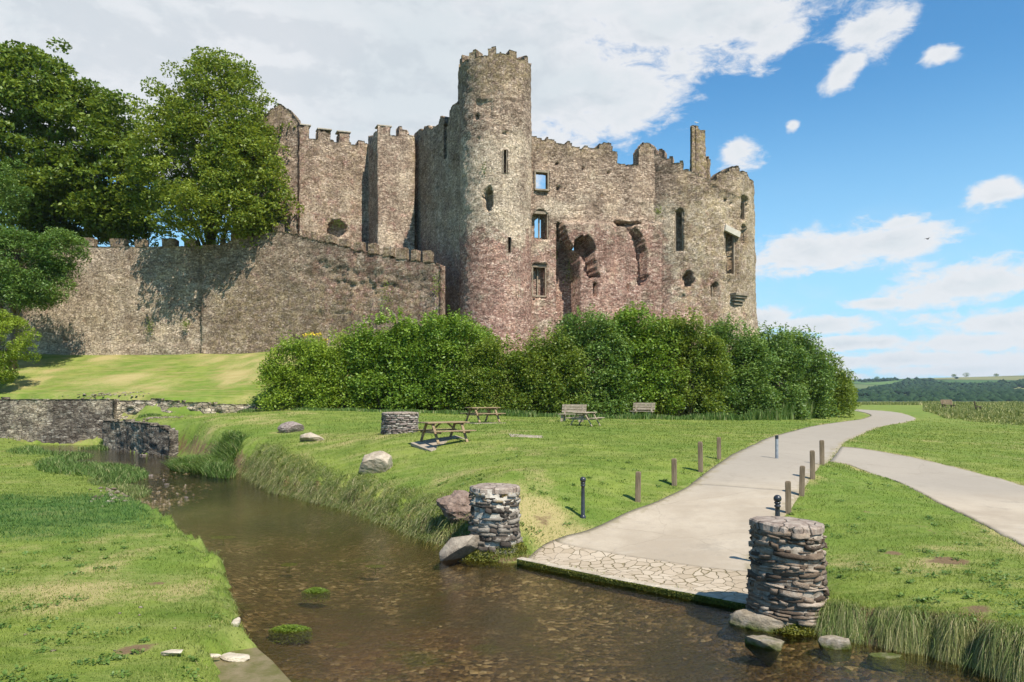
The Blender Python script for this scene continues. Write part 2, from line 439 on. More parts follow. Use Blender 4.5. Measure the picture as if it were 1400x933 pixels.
me = mesh('ground', np.stack([GX, GY, GZ], -1).reshape(-1, 3), Q, True,
          {'dry': np.clip(dry, 0, 1.6).ravel(), 'earth': np.clip(earth, 0, 1.5).ravel(), 'lush': lush.ravel(), 'bed': ss(-GZ, .0, .05).ravel(), 'slope': w_up.ravel()})

def grass_color(m, P, dry, lush, slope=None):
    big = m.noise(P, .16, 4, .6); mid = m.noise(P, .9, 5, .7); fine = m.noise(P, 7., 4, .75)
    streak = m.noise(m.vmul(P, (.55, 2.6, 1.)), 1., 4, .7)
    g = m.mix(m.step(mid, .3, .7), (.098, .148, .022), (.205, .250, .046))
    g = m.mix(m.step(streak, .42, .68, 0., .75), g, (.25, .265, .080))
    g = m.mix(m.step(big, .4, .65, 0., .5), g, (.105, .180, .028))
    g = m.mix(m.step(m.add(m.mul(dry, .55), m.mul(m.add(fine, -.5), .7)), .35, .85), g, (.36, .30, .13))
    g = m.mix(m.mul(lush, .55), g, (.050, .120, .028))
    return g, fine, mid
m = N('grass_ground'); P = m.pos()
if True:
    g, fine, mid = grass_color(m, P, m.attr('dry'), m.attr('lush'))
    if1 = m.noise(m.vmul(P, (.5, 3.0, 2.)), .9, 4, .65)
    g = m.mix(m.mul(m.attr('slope'), m.step(if1, .45, .66, 0., .6)), g, (.30, .235, .095))
    ea = m.mix(mid, (.10, .062, .032), (.24, .165, .09))
    g = m.mix(m.step(m.add(m.attr('earth'), m.mul(m.add(fine, -.5), .9)), .35, .75), g, ea)
    far = m.n('SeparateXYZ'); m.put(far, 0, P)
    g = m.mix(m.step(far.outputs[1], 230, 300), g, (.07, .085, .04))
    # stream bed
    vo = m.n('TexVoronoi', feature='F1'); m.put(vo, 'Vector', P); m.put(vo, 'Scale', 13.)
    sepc = m.n('SeparateColor'); m.put(sepc, 0, vo.outputs['Color'])
    peb = m.ramp(sepc.outputs[0], [(0, (.035, .026, .017)), (.35, (.10, .072, .043)), (.7, (.19, .138, .08)), (.92, (.32, .245, .155)), (1, (.55, .47, .35))])
    mudn = m.noise(m.vmul(P, (1., .55, 1.)), .55, 5, .65)
    bc = m.mix(m.step(mudn, .40, .60), peb, m.mix(fine, (.045, .042, .018), (.095, .075, .034)))
    red = m.noise(m.vadd(P, (40, 3, 0)), .3, 4, .6)
    bc = m.mix(m.step(red, .48, .68, 0., .45), bc, (.15, .085, .05))
    alg = m.noise(m.vadd(P, (7, 30, 0)), .5, 6, .75)
    bc = m.mix(m.step(alg, .55, .68, 0., .75), bc, (.085, .10, .018))
    bc = m.mix(m.step(m.add(far.outputs[1], m.mul(mudn, 4.)), 16., 27., 0., .75), bc, m.mix(.8, bc, (.028, .034, .014)))  # upstream bed painted darker, standing in for the dark reflection of hedge and castle
    bd = m.step(far.outputs[2], -.045, .03, 1., 0.)
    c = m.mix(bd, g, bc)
    h = m.add(m.mul(fine, .6), m.mul(m.noise(P, 26., 3, .8), .5))
    h2 = m.add(h, m.mul(bd, m.mul(vo.outputs['Distance'], -1.)))
    m.end(m.bsdf(c, .9, m.bump(h2, .9, .06), .12))
g_mat = m.m
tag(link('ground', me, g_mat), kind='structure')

def th(x, y):                             # terrain height for one or many points
    return terrain(x, y)

# ---------------------------------------------------------------- water
m = N('stream_water'); P = m.pos()
r1 = m.noise(m.vmul(P, (1.3, 1., 1.)), 5.5, 4, .6, .4); r2 = m.noise(m.vmul(P, (.8, 1.6, 1.)), 20., 3, .6)
rif = m.attr('riffle')
hh = m.add(m.mul(r1, m.add(.5, m.mul(rif, 3.5))), m.mul(r2, m.add(.22, m.mul(rif, 1.0))))
nb = m.bump(hh, .75, .022)
fr = m.n('Fresnel'); m.put(fr, 'IOR', 1.33); m.put(fr, 'Normal', nb)
tr = m.n('BsdfTransparent'); m.put(tr, 0, (.74, .68, .52))
gl = m.n('BsdfGlossy'); m.put(gl, 0, (1, 1, 1)); m.put(gl, 'Roughness', .03); m.put(gl, 'Normal', nb)
mx = m.n('MixShader'); m.put(mx, 0, fr.outputs[0]); m.put(mx, 1, tr.outputs[0]); m.put(mx, 2, gl.outputs[0])
water_mat = m.end(mx.outputs[0])
wx = np.arange(-92, 16, .5); wy = np.arange(-16, 63, .5)
WX, WY = np.meshgrid(wx, wy)
wi = np.arange(WX.size).reshape(WX.shape)
wsd = seg_dist(WX, WY, STREAM)
keep = (wsd[:-1, :-1] < 1.2)
WQ = np.stack([wi[:-1, :-1], wi[:-1, 1:], wi[1:, 1:], wi[1:, :-1]], -1)[keep]
def rf_(px, py, rx, ry):
    a = W0(px, py); return np.exp(-(((WX - a[0]) / rx) ** 2 + ((WY - a[1]) / ry) ** 2))
riff = rf_(275, 655, 3., 3.5) + .8 * rf_(320, 672, 2.5, 3.) + .45 * rf_(1150, 905, 2.5, 1.2) + .2 * rf_(900, 850, 3, 2) + .3 * rf_(400, 715, 2., 2.) + .5 * rf_(200, 640, 4, 3)
me = mesh('water', np.stack([WX, WY, 0 * WX], -1).reshape(-1, 3), WQ, True, {'riffle': riff.ravel()})
tag(link('water', me, water_mat), kind='structure')

# ---------------------------------------------------------------- paths
def ruled(name, A, B, n, k, mat, lift, i0=0., i1=1.):
    a = resample(A, n) if not callable(A) else A; b = resample(B, n)
    t = np.linspace(0, 1, k)
    X = a[:, None, 0] * (1 - t) + b[:, None, 0] * t; Y = a[:, None, 1] * (1 - t) + b[:, None, 1] * t
    jit = .11 * fbm(X * 1.9, Y * 1.9, 0, 77, 4)
    e = np.zeros((n, k)); e[:, 0] = 1; e[:, -1] = 1
    X = X + e * jit; Y = Y + e * jit
    Z = np.maximum(land(X, Y), .05) + lift + .012 * fbm(X * .8, Y * .8, 0, 4, 2)
    V = np.stack([X, Y, Z], -1)
    # skirts
    lo = V.copy()[:, [0, -1]]; lo[..., 2] -= .22
    VV = np.concatenate([lo[:, :1], V, lo[:, 1:]], 1)
    f0 = VV[:1].copy(); f0[..., 2] -= .25; f1 = VV[-1:].copy(); f1[..., 2] -= .25
    VV = np.concatenate([f0, VV, f1], 0)
    s = VV.shape[:2]; id_ = np.arange(s[0] * s[1]).reshape(s)
    Qd = np.stack([id_[:-1, :-1], id_[:-1, 1:], id_[1:, 1:], id_[1:, :-1]], -1).reshape(-1, 4)
    tt2 = np.concatenate([[0], t, [1]]); ww = np.r_[0, np.hypot(*(a - b).T), 0]; ww[0] = ww[1]; ww[-1] = ww[-2]
    ed = np.minimum(tt2, 1 - tt2)[None] * ww[:, None]
    return link(name, mesh(name, VV.reshape(-1, 3), Qd, False, {'edge': ed.ravel()}), mat)

def param_match(A, B, n):                 # resample both by their own control parameter so that cross lines match
    ta = np.linspace(0, len(A) - 1, n)
    ia = np.arange(len(A))
    return (np.stack([np.interp(ta, ia, A[:, 0]), np.interp(ta, ia, A[:, 1])], 1), np.stack([np.interp(ta, ia, B[:, 0]), np.interp(ta, ia, B[:, 1])], 1))

m = N('worn_concrete'); P = m.pos()
n1 = m.noise(P, .5, 5, .65); n2 = m.noise(P, 5., 5, .75); n3 = m.noise(m.vmul(P, (.4, 2., 1.)), 1.2, 4, .6)
c = m.mix(m.step(n1, .35, .65), (.335, .275, .205), (.42, .352, .268))
c = m.mix(m.step(n2, .5, .75, 0., .5), c, (.32, .275, .225)); c = m.mix(m.step(n3, .5, .75, 0., .35), c, (.45, .395, .32))
yy = m.n('SeparateXYZ'); m.put(yy, 0, P)
c = m.mix(m.step(m.add(yy.outputs[1], m.mul(n1, 1.5)), 19.5, 23, 0., .8), c, m.mix(n2, (.25, .22, .18), (.33, .29, .24)))
# cracks between the poured bays
ck = m.n('TexWave', wave_type='BANDS', bands_direction='Y'); m.put(ck, 'Vector', m.vadd(m.vmul(P, (1, 1, 1)), (0, .8, 0))); m.put(ck, 'Scale', .055); m.put(ck, 'Distortion', .0)
conc_base = c
pc_ = m.n('TexVoronoi', feature='DISTANCE_TO_EDGE'); m.put(pc_, 'Vector', m.vadd(P, m.vmul(m.noise(P, 1.5, 3, color=True), (.5, .5, 0)))); m.put(pc_, 'Scale', .22)
c = m.mix(m.step(pc_.outputs['Distance'], .0006, .0025, .3, 0.), c, (.16, .13, .09))
dt = m.step(m.add(m.attr('edge'), m.mul(m.add(m.noise(P, 2.6, 5, .75), -.5), 1.3)), .02, .32, 1., 0.)
c = m.mix(m.mul(dt, .75), c, m.mix(n2, (.17, .14, .075), (.30, .25, .16)))
c = m.mix(m.step(m.noise(m.vadd(P, (2, 5, 0)), .9, 6, .75), .56, .68, 0., .45), c, (.25, .215, .17))
c = m.mix(m.step(m.noise(P, 28., 2, .8), .60, .75, 0., .6), c, (.20, .17, .135))
h = m.add(m.mul(n2, .5), m.noise(P, 60., 2, .6))
conc = m.end(m.bsdf(c, .9, m.bump(h, .35, .012), .15))

m = N('crazy_paving'); P = m.pos()
w = m.noise(P, 2.2, 3, color=True); q = m.vadd(P, m.vmul(w, (.35, .35, 0)))
ve = m.n('TexVoronoi', feature='DISTANCE_TO_EDGE', voronoi_dimensions='2D'); m.put(ve, 'Vector', q); m.put(ve, 'Scale', 4.4)
vo = m.n('TexVoronoi', feature='F1', voronoi_dimensions='2D'); m.put(vo, 'Vector', q); m.put(vo, 'Scale', 4.4)
sp = m.n('SeparateColor'); m.put(sp, 0, vo.outputs['Color'])
c = m.ramp(sp.outputs[0], [(0, (.36, .285, .20)), (.5, (.42, .34, .25)), (1, (.46, .38, .285))])
c = m.mix(m.step(m.noise(P, 6., 5, .7), .4, .75, 0., .5), c, (.33, .27, .20))
wid = m.step(m.noise(P, 1.3, 3), .38, .62, .0, .10)
g_ = m.n('MapRange'); m.put(g_, 0, ve.outputs['Distance']); m.put(g_, 1, 0.); m.put(g_, 2, wid); m.put(g_, 3, 1.); m.put(g_, 4, 0.)
c = m.mix(m.step(g_.outputs[0], .05, .5), c, m.mix(m.noise(P, 9., 3), (.16, .13, .065), (.27, .21, .13)))
h = m.add(m.mul(m.step(ve.outputs['Distance'], 0., .06), 1.), m.mul(m.noise(P, 12., 4, .7), .4))
crazy = m.end(m.bsdf(c, .9, m.bump(h, .7, .03), .15))

A, B = param_match(mL, mR, 300)
# split across at the line where the stone setts end and at the bay joint
line_a, line_b = ground_at(748, 735), ground_at(1030, 783)
def cut(A, B, p, q):
    """indices along A and B nearest to the ends of a cross line"""
    return int(np.argmin(((A - p) ** 2).sum(1))), int(np.argmin(((B - q) ** 2).sum(1)))
ia, ib = cut(A, B, line_a, line_b)
ja, jb = cut(A, B, ground_at(945, 662), ground_at(1088, 673))
ap = ruled('pavement', A[:ia + 1], B[:ib + 1], 30, 36, crazy, .015)
tag(ap, kind='structure')
def off_line(A, i, d):                    # nudge start of a bay for the joint gap
    C_ = A[i:].copy(); t = C_[1] - C_[0]; C_[0] = C_[0] + t / np.linalg.norm(t) * d; return C_
tag(ruled('path', off_line(A[:ja + 1], ia, .03), off_line(B[:jb + 1], ib, .03), 60, 26, conc, .010), kind='structure')
tag(ruled('path', off_line(A, ja, .05), off_line(B, jb, .05), 260, 20, conc, .006), kind='structure')
tag(ruled('path', sU, sD, 90, 18, conc, .003), kind='structure')

# kerb of long stones along the water's edge, moss down its face
moss_m = N('moss'); P = moss_m.pos()
moss_mat = moss_m.end(moss_m.bsdf(moss_m.mix(moss_m.step(moss_m.noise(P, 9., 4, .7), .35, .65), (.05, .07, .012), (.15, .17, .03)), .95, moss_m.bump(moss_m.noise(P, 40., 4, .8), 1., .03), .1))
m = N('mossy_edge_stone'); P = m.pos()
z_ = m.n('SeparateXYZ'); m.put(z_, 0, P)
c = m.mix(m.step(m.noise(P, 5, 4, .7), .3, .7), (.36, .29, .21), (.52, .45, .35))
nz_ = m.n('SeparateXYZ'); m.put(nz_, 0, m.n('NewGeometry').outputs['True Normal'])
mk = m.step(m.add(nz_.outputs[2], m.mul(m.noise(P, 7, 4), .5)), .55, .9, 1., 0.)
c = m.mix(mk, c, m.mix(m.noise(P, 30, 3), (.035, .055, .01), (.11, .14, .03)))
edge_mat = m.end(m.bsdf(c, .9, m.bump(m.noise(P, 25., 4, .8), .8, .03), .15))
fp = resample(np.array([W0(714, 768.5), W0(860, 798.5), W0(1040, 833)]), 60) - np.array([.05, .14])
kb = MB(); i = 0
kerb_root = None
while i < 58:
    j = min(i + random.choice((6, 8, 9, 12, 14)), 59)
    a, b = fp[i], fp[j]; t = (b - a) / np.linalg.norm(b - a)
    a = a + t * .004; b = b - t * .004
    zz = .02 + random.uniform(-.006, .006)
    kb.beam((a[0] - t[1] * -.02, a[1] + .0, zz), (b[0] - t[1] * -.02, b[1], zz), .18, .20 + random.uniform(-.01, .01))
    i = j
ko = kb.build('kerb', edge_mat, bevel=.012); tag(ko, kind='structure')
# ================================================================ CASTLE
M_castle = stone_mat('castle_rubble', 4.8, 10.5, attrs=True, bumpd=.08, stain=.5, tone=1.38)
M_outer = stone_mat('outer_wall_rubble', 3.8, 9.0, pal=[(.12, .09, .065), (.19, .145, .105), (.26, .205, .15), (.34, .275, .205), (.44, .38, .30)], attrs=True, bumpd=.09, stain=.5, tone=1.15)
M_dress = simple_mat('dressed_stone', (.17, .13, .095), (.33, .27, .20), 3., .9, .6, .04)
M_slatecap = simple_mat('coping_stone', (.26, .22, .17), (.42, .36, .28), 3., .9, .6, .04)

def line_hit(px, P, d):
    """point on line P + t d seen in column px"""
    k = (px - 700) / F; t = (k * P[1] - P[0]) / (d[0] - k * d[1]); return np.array([P[0] + t * d[0], P[1] + t * d[1]])

def inpoly(px, py, poly):
    return seg_dist(px, py, [(-1e4, -1e4)] * 0 + poly) < 0

def ellipse(px, py, cx, cy, rx, ry): return ((px - cx) / rx) ** 2 + ((py - cy) / ry) ** 2 < 1
def rect(px, py, x0, x1, y0, y1): return (px > x0) & (px < x1) & (py > y0) & (py < y1)
def arch(px, py, x0, x1, y0, y1):
    r = (x1 - x0) / 2; return rect(px, py, x0, x1, y0 + r, y1) | (ellipse(px, py, (x0 + x1) / 2, y0 + r * 1.3, r, r * 1.3) & (py < y0 + r * 1.3))

CASTLE = []
def panel(name, path, z0, z1, keep, off=None, thick=1.6, mat=None, parent=None, cell=.17, closed=False, attr=None, seed=0, batter=None, rough=.07, front=None):
    """a thick masonry wall following path: cells outside keep() are left open"""
    P = np.array(path, float)
    if closed: P = np.vstack([P, P[:1]])
    s = np.r_[0, np.cumsum(np.hypot(*np.diff(P, axis=0).T))]
    n = max(int(s[-1] / cell), 2); t = np.linspace(0, s[-1], n + 1)
    X = np.interp(t, s, P[:, 0]); Y = np.interp(t, s, P[:, 1])
    if closed: tx = np.roll(X[:-1], -1) - np.roll(X[:-1], 1); ty = np.roll(Y[:-1], -1) - np.roll(Y[:-1], 1); tx = np.r_[tx, tx[0]]; ty = np.r_[ty, ty[0]]
    else: tx = np.gradient(X); ty = np.gradient(Y)
    L = np.hypot(tx, ty); nx_, ny_ = ty / L, -tx / L             # path runs left to right: normal towards the eye
    zz = np.arange(z0, z1 + cell, cell)
    U, Z = np.meshgrid(t, zz); Xg = np.broadcast_to(X, U.shape).copy(); Yg = np.broadcast_to(Y, U.shape).copy()
    NX = np.broadcast_to(nx_, U.shape); NY = np.broadcast_to(ny_, U.shape)
    if batter is not None:
        b = batter(Z); Xg = Xg + NX * b; Yg = Yg + NY * b
    px, py = pxof(Xg, Yg, Z)
    fr = (NX * (0 - Xg) + NY * (0 - Yg)) > 0                      # does this stretch face the eye
    K = keep(px, py, U, Z, fr)
    kc = K[:-1, :-1] & K[1:, :-1] & K[:-1, 1:] & K[1:, 1:]
    o = np.zeros(U.shape) if off is None else off(px, py, U, Z, fr)
    A = attr(px, py, U, Z) if attr else {}
    dn = rough * (fbm(Xg * .7, Yg * .7 + 9, Z * .7, 11 + seed, 2) * 1.2 + fbm(Xg * 3.1, Yg * 3.1, Z * 4.5, 51 + seed, 2) * .9)
    j1 = (.35 * cell) * (vnoise(Xg * 5.7, Yg * 5.7, Z * 5.7, 5) - .5) * 2; j2 = (.35 * cell) * (vnoise(Xg * 5.7, Yg * 5.7, Z * 5.7, 8) - .5) * 2
    Xf = Xg + NX * (o + dn) + NY * -j1; Yf = Yg + NY * (o + dn) + NX * j1; Zf = Z + j2
    if closed:
        for a in (Xf, Yf, Zf): a[:, -1] = a[:, 0]
    Xb = Xg - NX * thick; Yb = Yg - NY * thick; Zb = Z + j2
    nn = U.size
    V = np.concatenate([np.stack([Xf, Yf, Zf], -1).reshape(-1, 3), np.stack([Xb, Yb, Zb], -1).reshape(-1, 3)])
    id_ = np.arange(nn).reshape(U.shape)
    fq = np.stack([id_[:-1, :-1], id_[:-1, 1:], id_[1:, 1:], id_[1:, :-1]], -1)[kc]
    bq = fq[:, ::-1] + nn
    pad = np.pad(kc, 1)
    rim = []
    for dy, dx, ca, cb in ((0, -1, (0, 0), (1, 0)), (0, 1, (1, 1), (0, 1)), (-1, 0, (0, 1), (0, 0)), (1, 0, (1, 0), (1, 1))):
        nb_ = pad[1 + dy:pad.shape[0] - 1 + dy, 1 + dx:pad.shape[1] - 1 + dx]
        if closed and dx: nb_ = np.roll(kc, -dx, 1)
        e = kc & ~nb_; yy, xx = np.nonzero(e)
        a = id_[yy + ca[0], xx + ca[1]]; b = id_[yy + cb[0], xx + cb[1]]
        rim.append(np.stack([a, b, b + nn, a + nn], -1)[:, ::-1])
    Qs = np.concatenate([fq, bq] + rim)
    used = np.zeros(len(V), bool); used[Qs.ravel()] = True
    remap = np.cumsum(used) - 1
    at = {}
    for k_ in ('red', 'pale', 'dark', 'moss'):
        a = A.get(k_); a = np.zeros(U.shape) if a is None else np.broadcast_to(a, U.shape)
        at[k_] = np.concatenate([a.ravel(), a.ravel()])[used]
    me = mesh(name, V[used], remap[Qs], False, at)
    return link(name, me, mat or M_castle, parent)

def top_fn(prof):                          # top line given as seen, with crumbled edge
    a = np.array(prof, float)
    def f(px): return np.interp(px, a[:, 0], a[:, 1])
    return f

castle = empty('castle', (0, 64, 6.0))
tag(castle, 'ruined grey and red stone castle with a tall round tower above the hedge', 'castle')
CP = castle.location.copy()
def cpart(o, parent=None):
    o.parent = castle if parent is None else parent
    if parent is None: o.matrix_parent_inverse = castle.matrix_basis.inverted()
    return o

# -- the tall round tower
TC = np.array([(677.5 - 700) / F * 64, 64.]); TR = 3.12
ang = np.linspace(-math.pi, math.pi, 121)[:-1] - math.pi / 2 - math.pi  # counter-clockwise
ring = lambda C_, r, n=120: np.stack([C_[0] + r * np.cos(np.linspace(0, 2 * math.pi, n, endpoint=False)), C_[1] + r * np.sin(np.linspace(0, 2 * math.pi, n, endpoint=False))], 1)
def th_(U, r): return (U / r) % (2 * math.pi)
def tw_keep(px, py, U, Z, fr):
    a = th_(U, TR)
    mer = (np.sin(a * 11 + .8) > .1) * (.35 + .45 * vnoise(a * 3.3, 1.5)) + .28 * fbm(a * 9, 2.2, 0, 5, 2)
    top = 32.25 + mer
    k = Z < top
    hole = rect(px, py, 688.5, 692.5, 206, 236) | rect(px, py, 695, 698, 326, 344)
    back = ~fr & rect(px, py, 684, 697, 209, 224)
    return k & ~(hole & fr) & ~back
def tw_off(px, py, U, Z, fr):
    o = np.zeros(U.shape)
    jag = .25 * fbm(px * .16, py * .16, 0, 3, 2)
    o = np.where(fr & (ellipse(px, py, 667.5, 272, 6.5 * (1 + jag), 16)), -1.35, o)
    o = np.where(fr & rect(px, py, 649, 673, 137, 163), -.16, o)
    o = np.where(fr & rect(px, py, 649, 653, 156, 164), -.8, o)
    rr = (vnoise(U * .9, Z * .9, 0, 77) > .93) & (vnoise(U * 5, Z * 5, 0, 12) > .78)
    o = np.where(rr, -.3, o)
    return o
def tw_attr(px, py, U, Z):
    return {'red': 1.05 * ss(py, 285, 350) - .25 * ss(np.abs(px - 700), 25, 5) * ss(py, 420, 340), 'pale': .62 * ss(py, 160, 215) * ss(py, 345, 300) + .55 * ss(np.abs(px - 703), 16, 4) * ss(py, 330, 350) * ss(py, 450, 410),
            'dark': .28 * ss(py, 170, 120), 'moss': .55 * ss(py, 150, 90)}
o = panel('round_tower', ring(TC, TR), 2.5, 33.9, tw_keep, tw_off, 1.1, None, None, .14, True, tw_attr, 1, lambda Z: .35 * ss(Z, 12, 3)); cpart(o)
tower = o
# stair turret on its left shoulder
TL = [line_hit(626.5, (-4.9, 66.5), (1, 0)), line_hit(627, (-4.9, 64.6), (1, 0)), line_hit(646, (-3.4, 63.2), (1, 0)), line_hit(652, (-3, 66), (1, 0))]
o = panel('stair_turret', TL, 19.5, 34.2, lambda px, py, U, Z, fr: Z < 32.75 + .4 * (np.sin(U * 5) > 0) + .3 * fbm(U, 3, 0, 2), None, 1.0, None, None, .16, False, lambda px, py, U, Z: {'moss': .7 * ss(py, 130, 90), 'dark': .25}, 2); cpart(o)

# -- left curtain: from the round tower back to the inner wall, in shade
K0 = np.array([line_hit(641, (-3.7, 62.6), (1, 0))])[0]; K1 = line_hit(566, (-9.65, 74.0), (1, 0))
topL = top_fn([(560, 183), (568, 182), (574, 176), (586, 172), (590, 176), (597, 170), (601, 158), (607, 160), (611, 172), (613, 168), (614, 152), (617, 145), (625, 141), (632, 139), (660, 138)])
def cl_keep(px, py, U, Z, fr):
    return (py > topL(px) + 2.5 * fbm(px * .35, 0, 0, 4, 2)) & ~((px > 607.2 + .1 * (py - 170)*0) & (px < 609.6) & (py > 170) & (py < 216))
def cl_off(px, py, U, Z, fr):
    rr = (vnoise(U * .9, Z * .9, 0, 7) > .90) & (vnoise(U * 5, Z * 5, 0, 2) > .74)
    return np.where(rr, -.3, 0.) - .25 * (px > 612) * 0
o = panel('curtain_wall', [K1, K0], 3., 33., cl_keep, cl_off, 1.5, None, None, .17, False, lambda px, py, U, Z: {'red': 1. * ss(py + .5 * (640 - px), 330, 380), 'pale': .5 * ss(px, 575, 600) * ss(py, 150, 260), 'moss': .25, 'dark': .1}, 3); cpart(o)

# -- the square buttress tower
u_ = np.array([-.9, -.43]); u_ /= np.hypot(*u_); v_ = np.array([-.43, .9]); v_ /= np.hypot(*v_)
B0 = line_hit(567.5, (-9.6, 72.4), (1, 0)); B1 = line_hit(516.5, B0, u_); B2 = line_hit(503, B1, v_); 
B0b = B0 + v_ * 3.
topB = top_fn([(500, 186), (509, 184), (511.5, 179), (516, 178), (516.2, 171), (535, 171.5), (535.3, 184), (544, 185), (544.3, 172), (550, 171), (552, 177), (558, 178), (560, 185), (580, 188)])
o = panel('buttress_tower', [B2, B1, B0, B0b], 5.5, 33, lambda px, py, U, Z, fr: py > topB(px) + .8 * fbm(px * .5, 0, 0, 9), None, 1.0, None, None, .17, False, lambda px, py, U, Z: {'pale': .30, 'red': .30, 'moss': .35 * ss(px, 558, 566)}, 4, None, .05); cpart(o)
# -- inner wall left of it, crenellated
A0 = B2; A1 = line_hit(405.5, A0, u_)
topA = top_fn([(395, 180), (407, 178), (407.5, 170), (424.5, 172), (425, 187), (434.8, 189), (435, 176), (453, 180), (453.3, 190), (462, 193), (462.2, 179), (479, 182), (479.3, 194), (489, 199), (489.4, 191), (500, 193), (506, 196)])
def iw_off(px, py, U, Z, fr):
    o = np.where(ellipse(px, py, 461, 313, 13, 11 + 0 * px) & (fbm(px * .2, py * .2, 0, 8) > -.5), -1.2, 0.)
    o = np.where(rect(px, py, 431, 434, 295, 299), -.5, o)
    rr = (vnoise(U * .9, Z * .9, 0, 17) > .93) & (vnoise(U * 5, Z * 5, 0, 22) > .8)
    return np.where(rr, -.25, o)
o = panel('inner_wall', [A1, A0 - u_ * 1.6], 6, 33, lambda px, py, U, Z, fr: (py > topA(px) + .6 * fbm(px * .5, 3, 0, 9)), iw_off, 1.4, None, None, .17, False, lambda px, py, U, Z: {'pale': .35 * ss(py, 220, 300), 'red': .36 + .3 * ss(px, 480, 500) * ss(py, 280, 310), 'moss': .2, 'dark': .1 * ss(py, 240, 200)}, 5, None, .05); cpart(o)
# coping stones on the merlons
for x0, x1, y, P_, ln in ((407, 425.5, 169.6, A0, u_), (434, 454, 175.5, A0, u_), (461, 480, 179, A0, u_), (516, 536, 171, B0, u_)):
    a, b = line_hit(x0, P_, ln), line_hit(x1, P_, ln); za = un(x0, y, a[1])[2]; zb = un(x1, y + 2, b[1])[2]
    c_ = MB(); nrm_ = np.array([u_[1], -u_[0]]) * -1
    sh = -v_ * .1
    c_.beam((a[0] + sh[0] + v_[0] * .6, a[1] + sh[1] + v_[1] * .6, za), (b[0] + v_[0] * .5, b[1] + v_[1] * .5, zb), 1.0, .15)
    cpart(c_.build('coping', M_slatecap, bevel=.03))
# -- broken tower far left, behind the trees
C1 = line_hit(407.5, A1 + (-v_ * .35), u_); C2 = line_hit(318, (0, 71.5), (1, 0))
topC = top_fn([(290, 190), (330, 175), (350, 160), (368, 150), (378, 143), (388, 144), (399, 152), (402, 160), (408, 163), (412, 166)])
o = panel('broken_tower', [C2, C1], 6, 34, lambda px, py, U, Z, fr: py > topC(px) + 2.5 * fbm(px * .3, 3, 0, 19), None, 2.2, None, None, .2, False, lambda px, py, U, Z: {'red': .7 * ss(py, 220, 300), 'pale': .35 * ss(py, 240, 300), 'moss': .5 * ss(py, 180, 150), 'dark': .35 * ss(py, 215, 180)}, 6, None, .12); cpart(o)

# -- right curtain with the windows, its lower half built out
R0 = line_hit(716, (1., 64.6), (1, 0)); R1 = line_hit(900, (14.2, 67.75), (1, 0))
topR = top_fn([(700, 183), (728, 185), (745, 190), (746, 187), (760, 191), (761, 195), (772, 196), (774, 191), (783, 194), (784, 199), (797, 201), (798, 197), (806, 200), (818, 203), (819, 194), (836, 195), (840, 205), (845, 207), (845.5, 223), (871.5, 224), (872, 205), (876, 197), (880, 194), (889, 193), (890, 200), (897, 201), (898, 214), (905, 216)])
def rc_keep(px, py, U, Z, fr):
    k = py > topR(px) + 1. * fbm(px * .4, 3, 0, 29)
    hole = rect(px, py, 731, 749.5, 234, 259.5) | (arch(px, py, 736, 744, 295, 322) ) | (inpoly(px, py, [(783, 341), (787, 335), (791, 334), (792, 350), (788, 352)]))
    return k & ~hole
def rc_off(px, py, U, Z, fr):
    jag = 2.2 * fbm(px * .13, py * .13, 0, 41, 3)
    edge = np.interp(py, [300, 308, 330, 350, 362, 440, 470], [762, 765, 772, 783, 786, 788, 792])
    prot = .9 * ss(py, 303, 309) * ss(px, edge, edge + 1) 
    o = prot
    left = np.interp(py, [300, 425, 445, 470], [762, 762, 768, 776])
    o = np.where((px > left) & (px < edge) & (py > 306), -2.9, o)
    xa = np.interp(py, [303, 312, 330, 350, 385, 400, 404], [846, 862, 873, 878, 879, 871, 800]) + jag
    rec = (px > 792) & (px < xa) & (py > 304 + .6 * jag) & (py < 404)
    o = o - np.where(rec, .45 * ss(px, 815, 850) * ss(py, 406, 375), 0)
    cres = (px > xa - 9 - 2 * jag) & (px < xa) & (py > 306) & (py < 392); o = o - np.where(cres, .9, 0) - np.where((px > 838) & (px < 876) & (py > 304.5) & (py < 311 + jag), 1.1, 0) + np.where((px > 832) & (px < 884) & (py > 299.5) & (py < 303.5), .12, 0)
    br = inpoly(px + jag, py + jag, [(782, 331), (790, 326), (802, 327), (807, 334), (808, 346), (805, 353), (809, 362), (810, 374), (815, 380), (800, 382), (794, 371), (796, 361), (790, 354), (783, 347)])
    o = np.where(br, o - 2.6, o)
    o = np.where(arch(px, py, 728, 750, 287, 326), -.75, o)
    o = np.where(rect(px, py, 728, 747.5, 362 + .5 * jag, 408 + jag), -.9, o)
    o = np.where(rect(px, py, 807.5, 810.5, 389, 408) | rect(px, py, 853.5, 856, 391, 403), o - .9, o)
    for hx, hy in ((761, 223.5), (797, 230), (832, 236), (764, 257), (823, 268), (858, 226)):
        o = np.where(rect(px, py, hx - 1.7, hx + 1.7, hy - 1.8, hy + 1.8), o - .5, o)
    o = np.where(rect(px, py, 874, 881, 279, 296), o - .12, o)
    rr = (vnoise(U * .8, Z * .8, 0, 37) > .92) & (vnoise(U * 5, Z * 5, 0, 62) > .8)
    return np.where(rr, o - .3, o)
def rc_attr(px, py, U, Z):
    return {'red': .85 * ss(py, 296, 330) * (1 - .25 * ss(px, 765, 745)), 'pale': .30 * ss(py, 255, 285) * ss(py, 312, 290) + .3 * ss(px, 725, 740) * ss(px, 790, 760) * ss(py, 270, 290), 'dark': .22 * ss(py, 240, 205), 'moss': .35 * ss(py, 225, 200)}
o = panel('curtain_wall', [R0, R1], 3., 27, rc_keep, rc_off, 1.3, None, None, .15, False, rc_attr, 7); cpart(o)
right_curtain = o

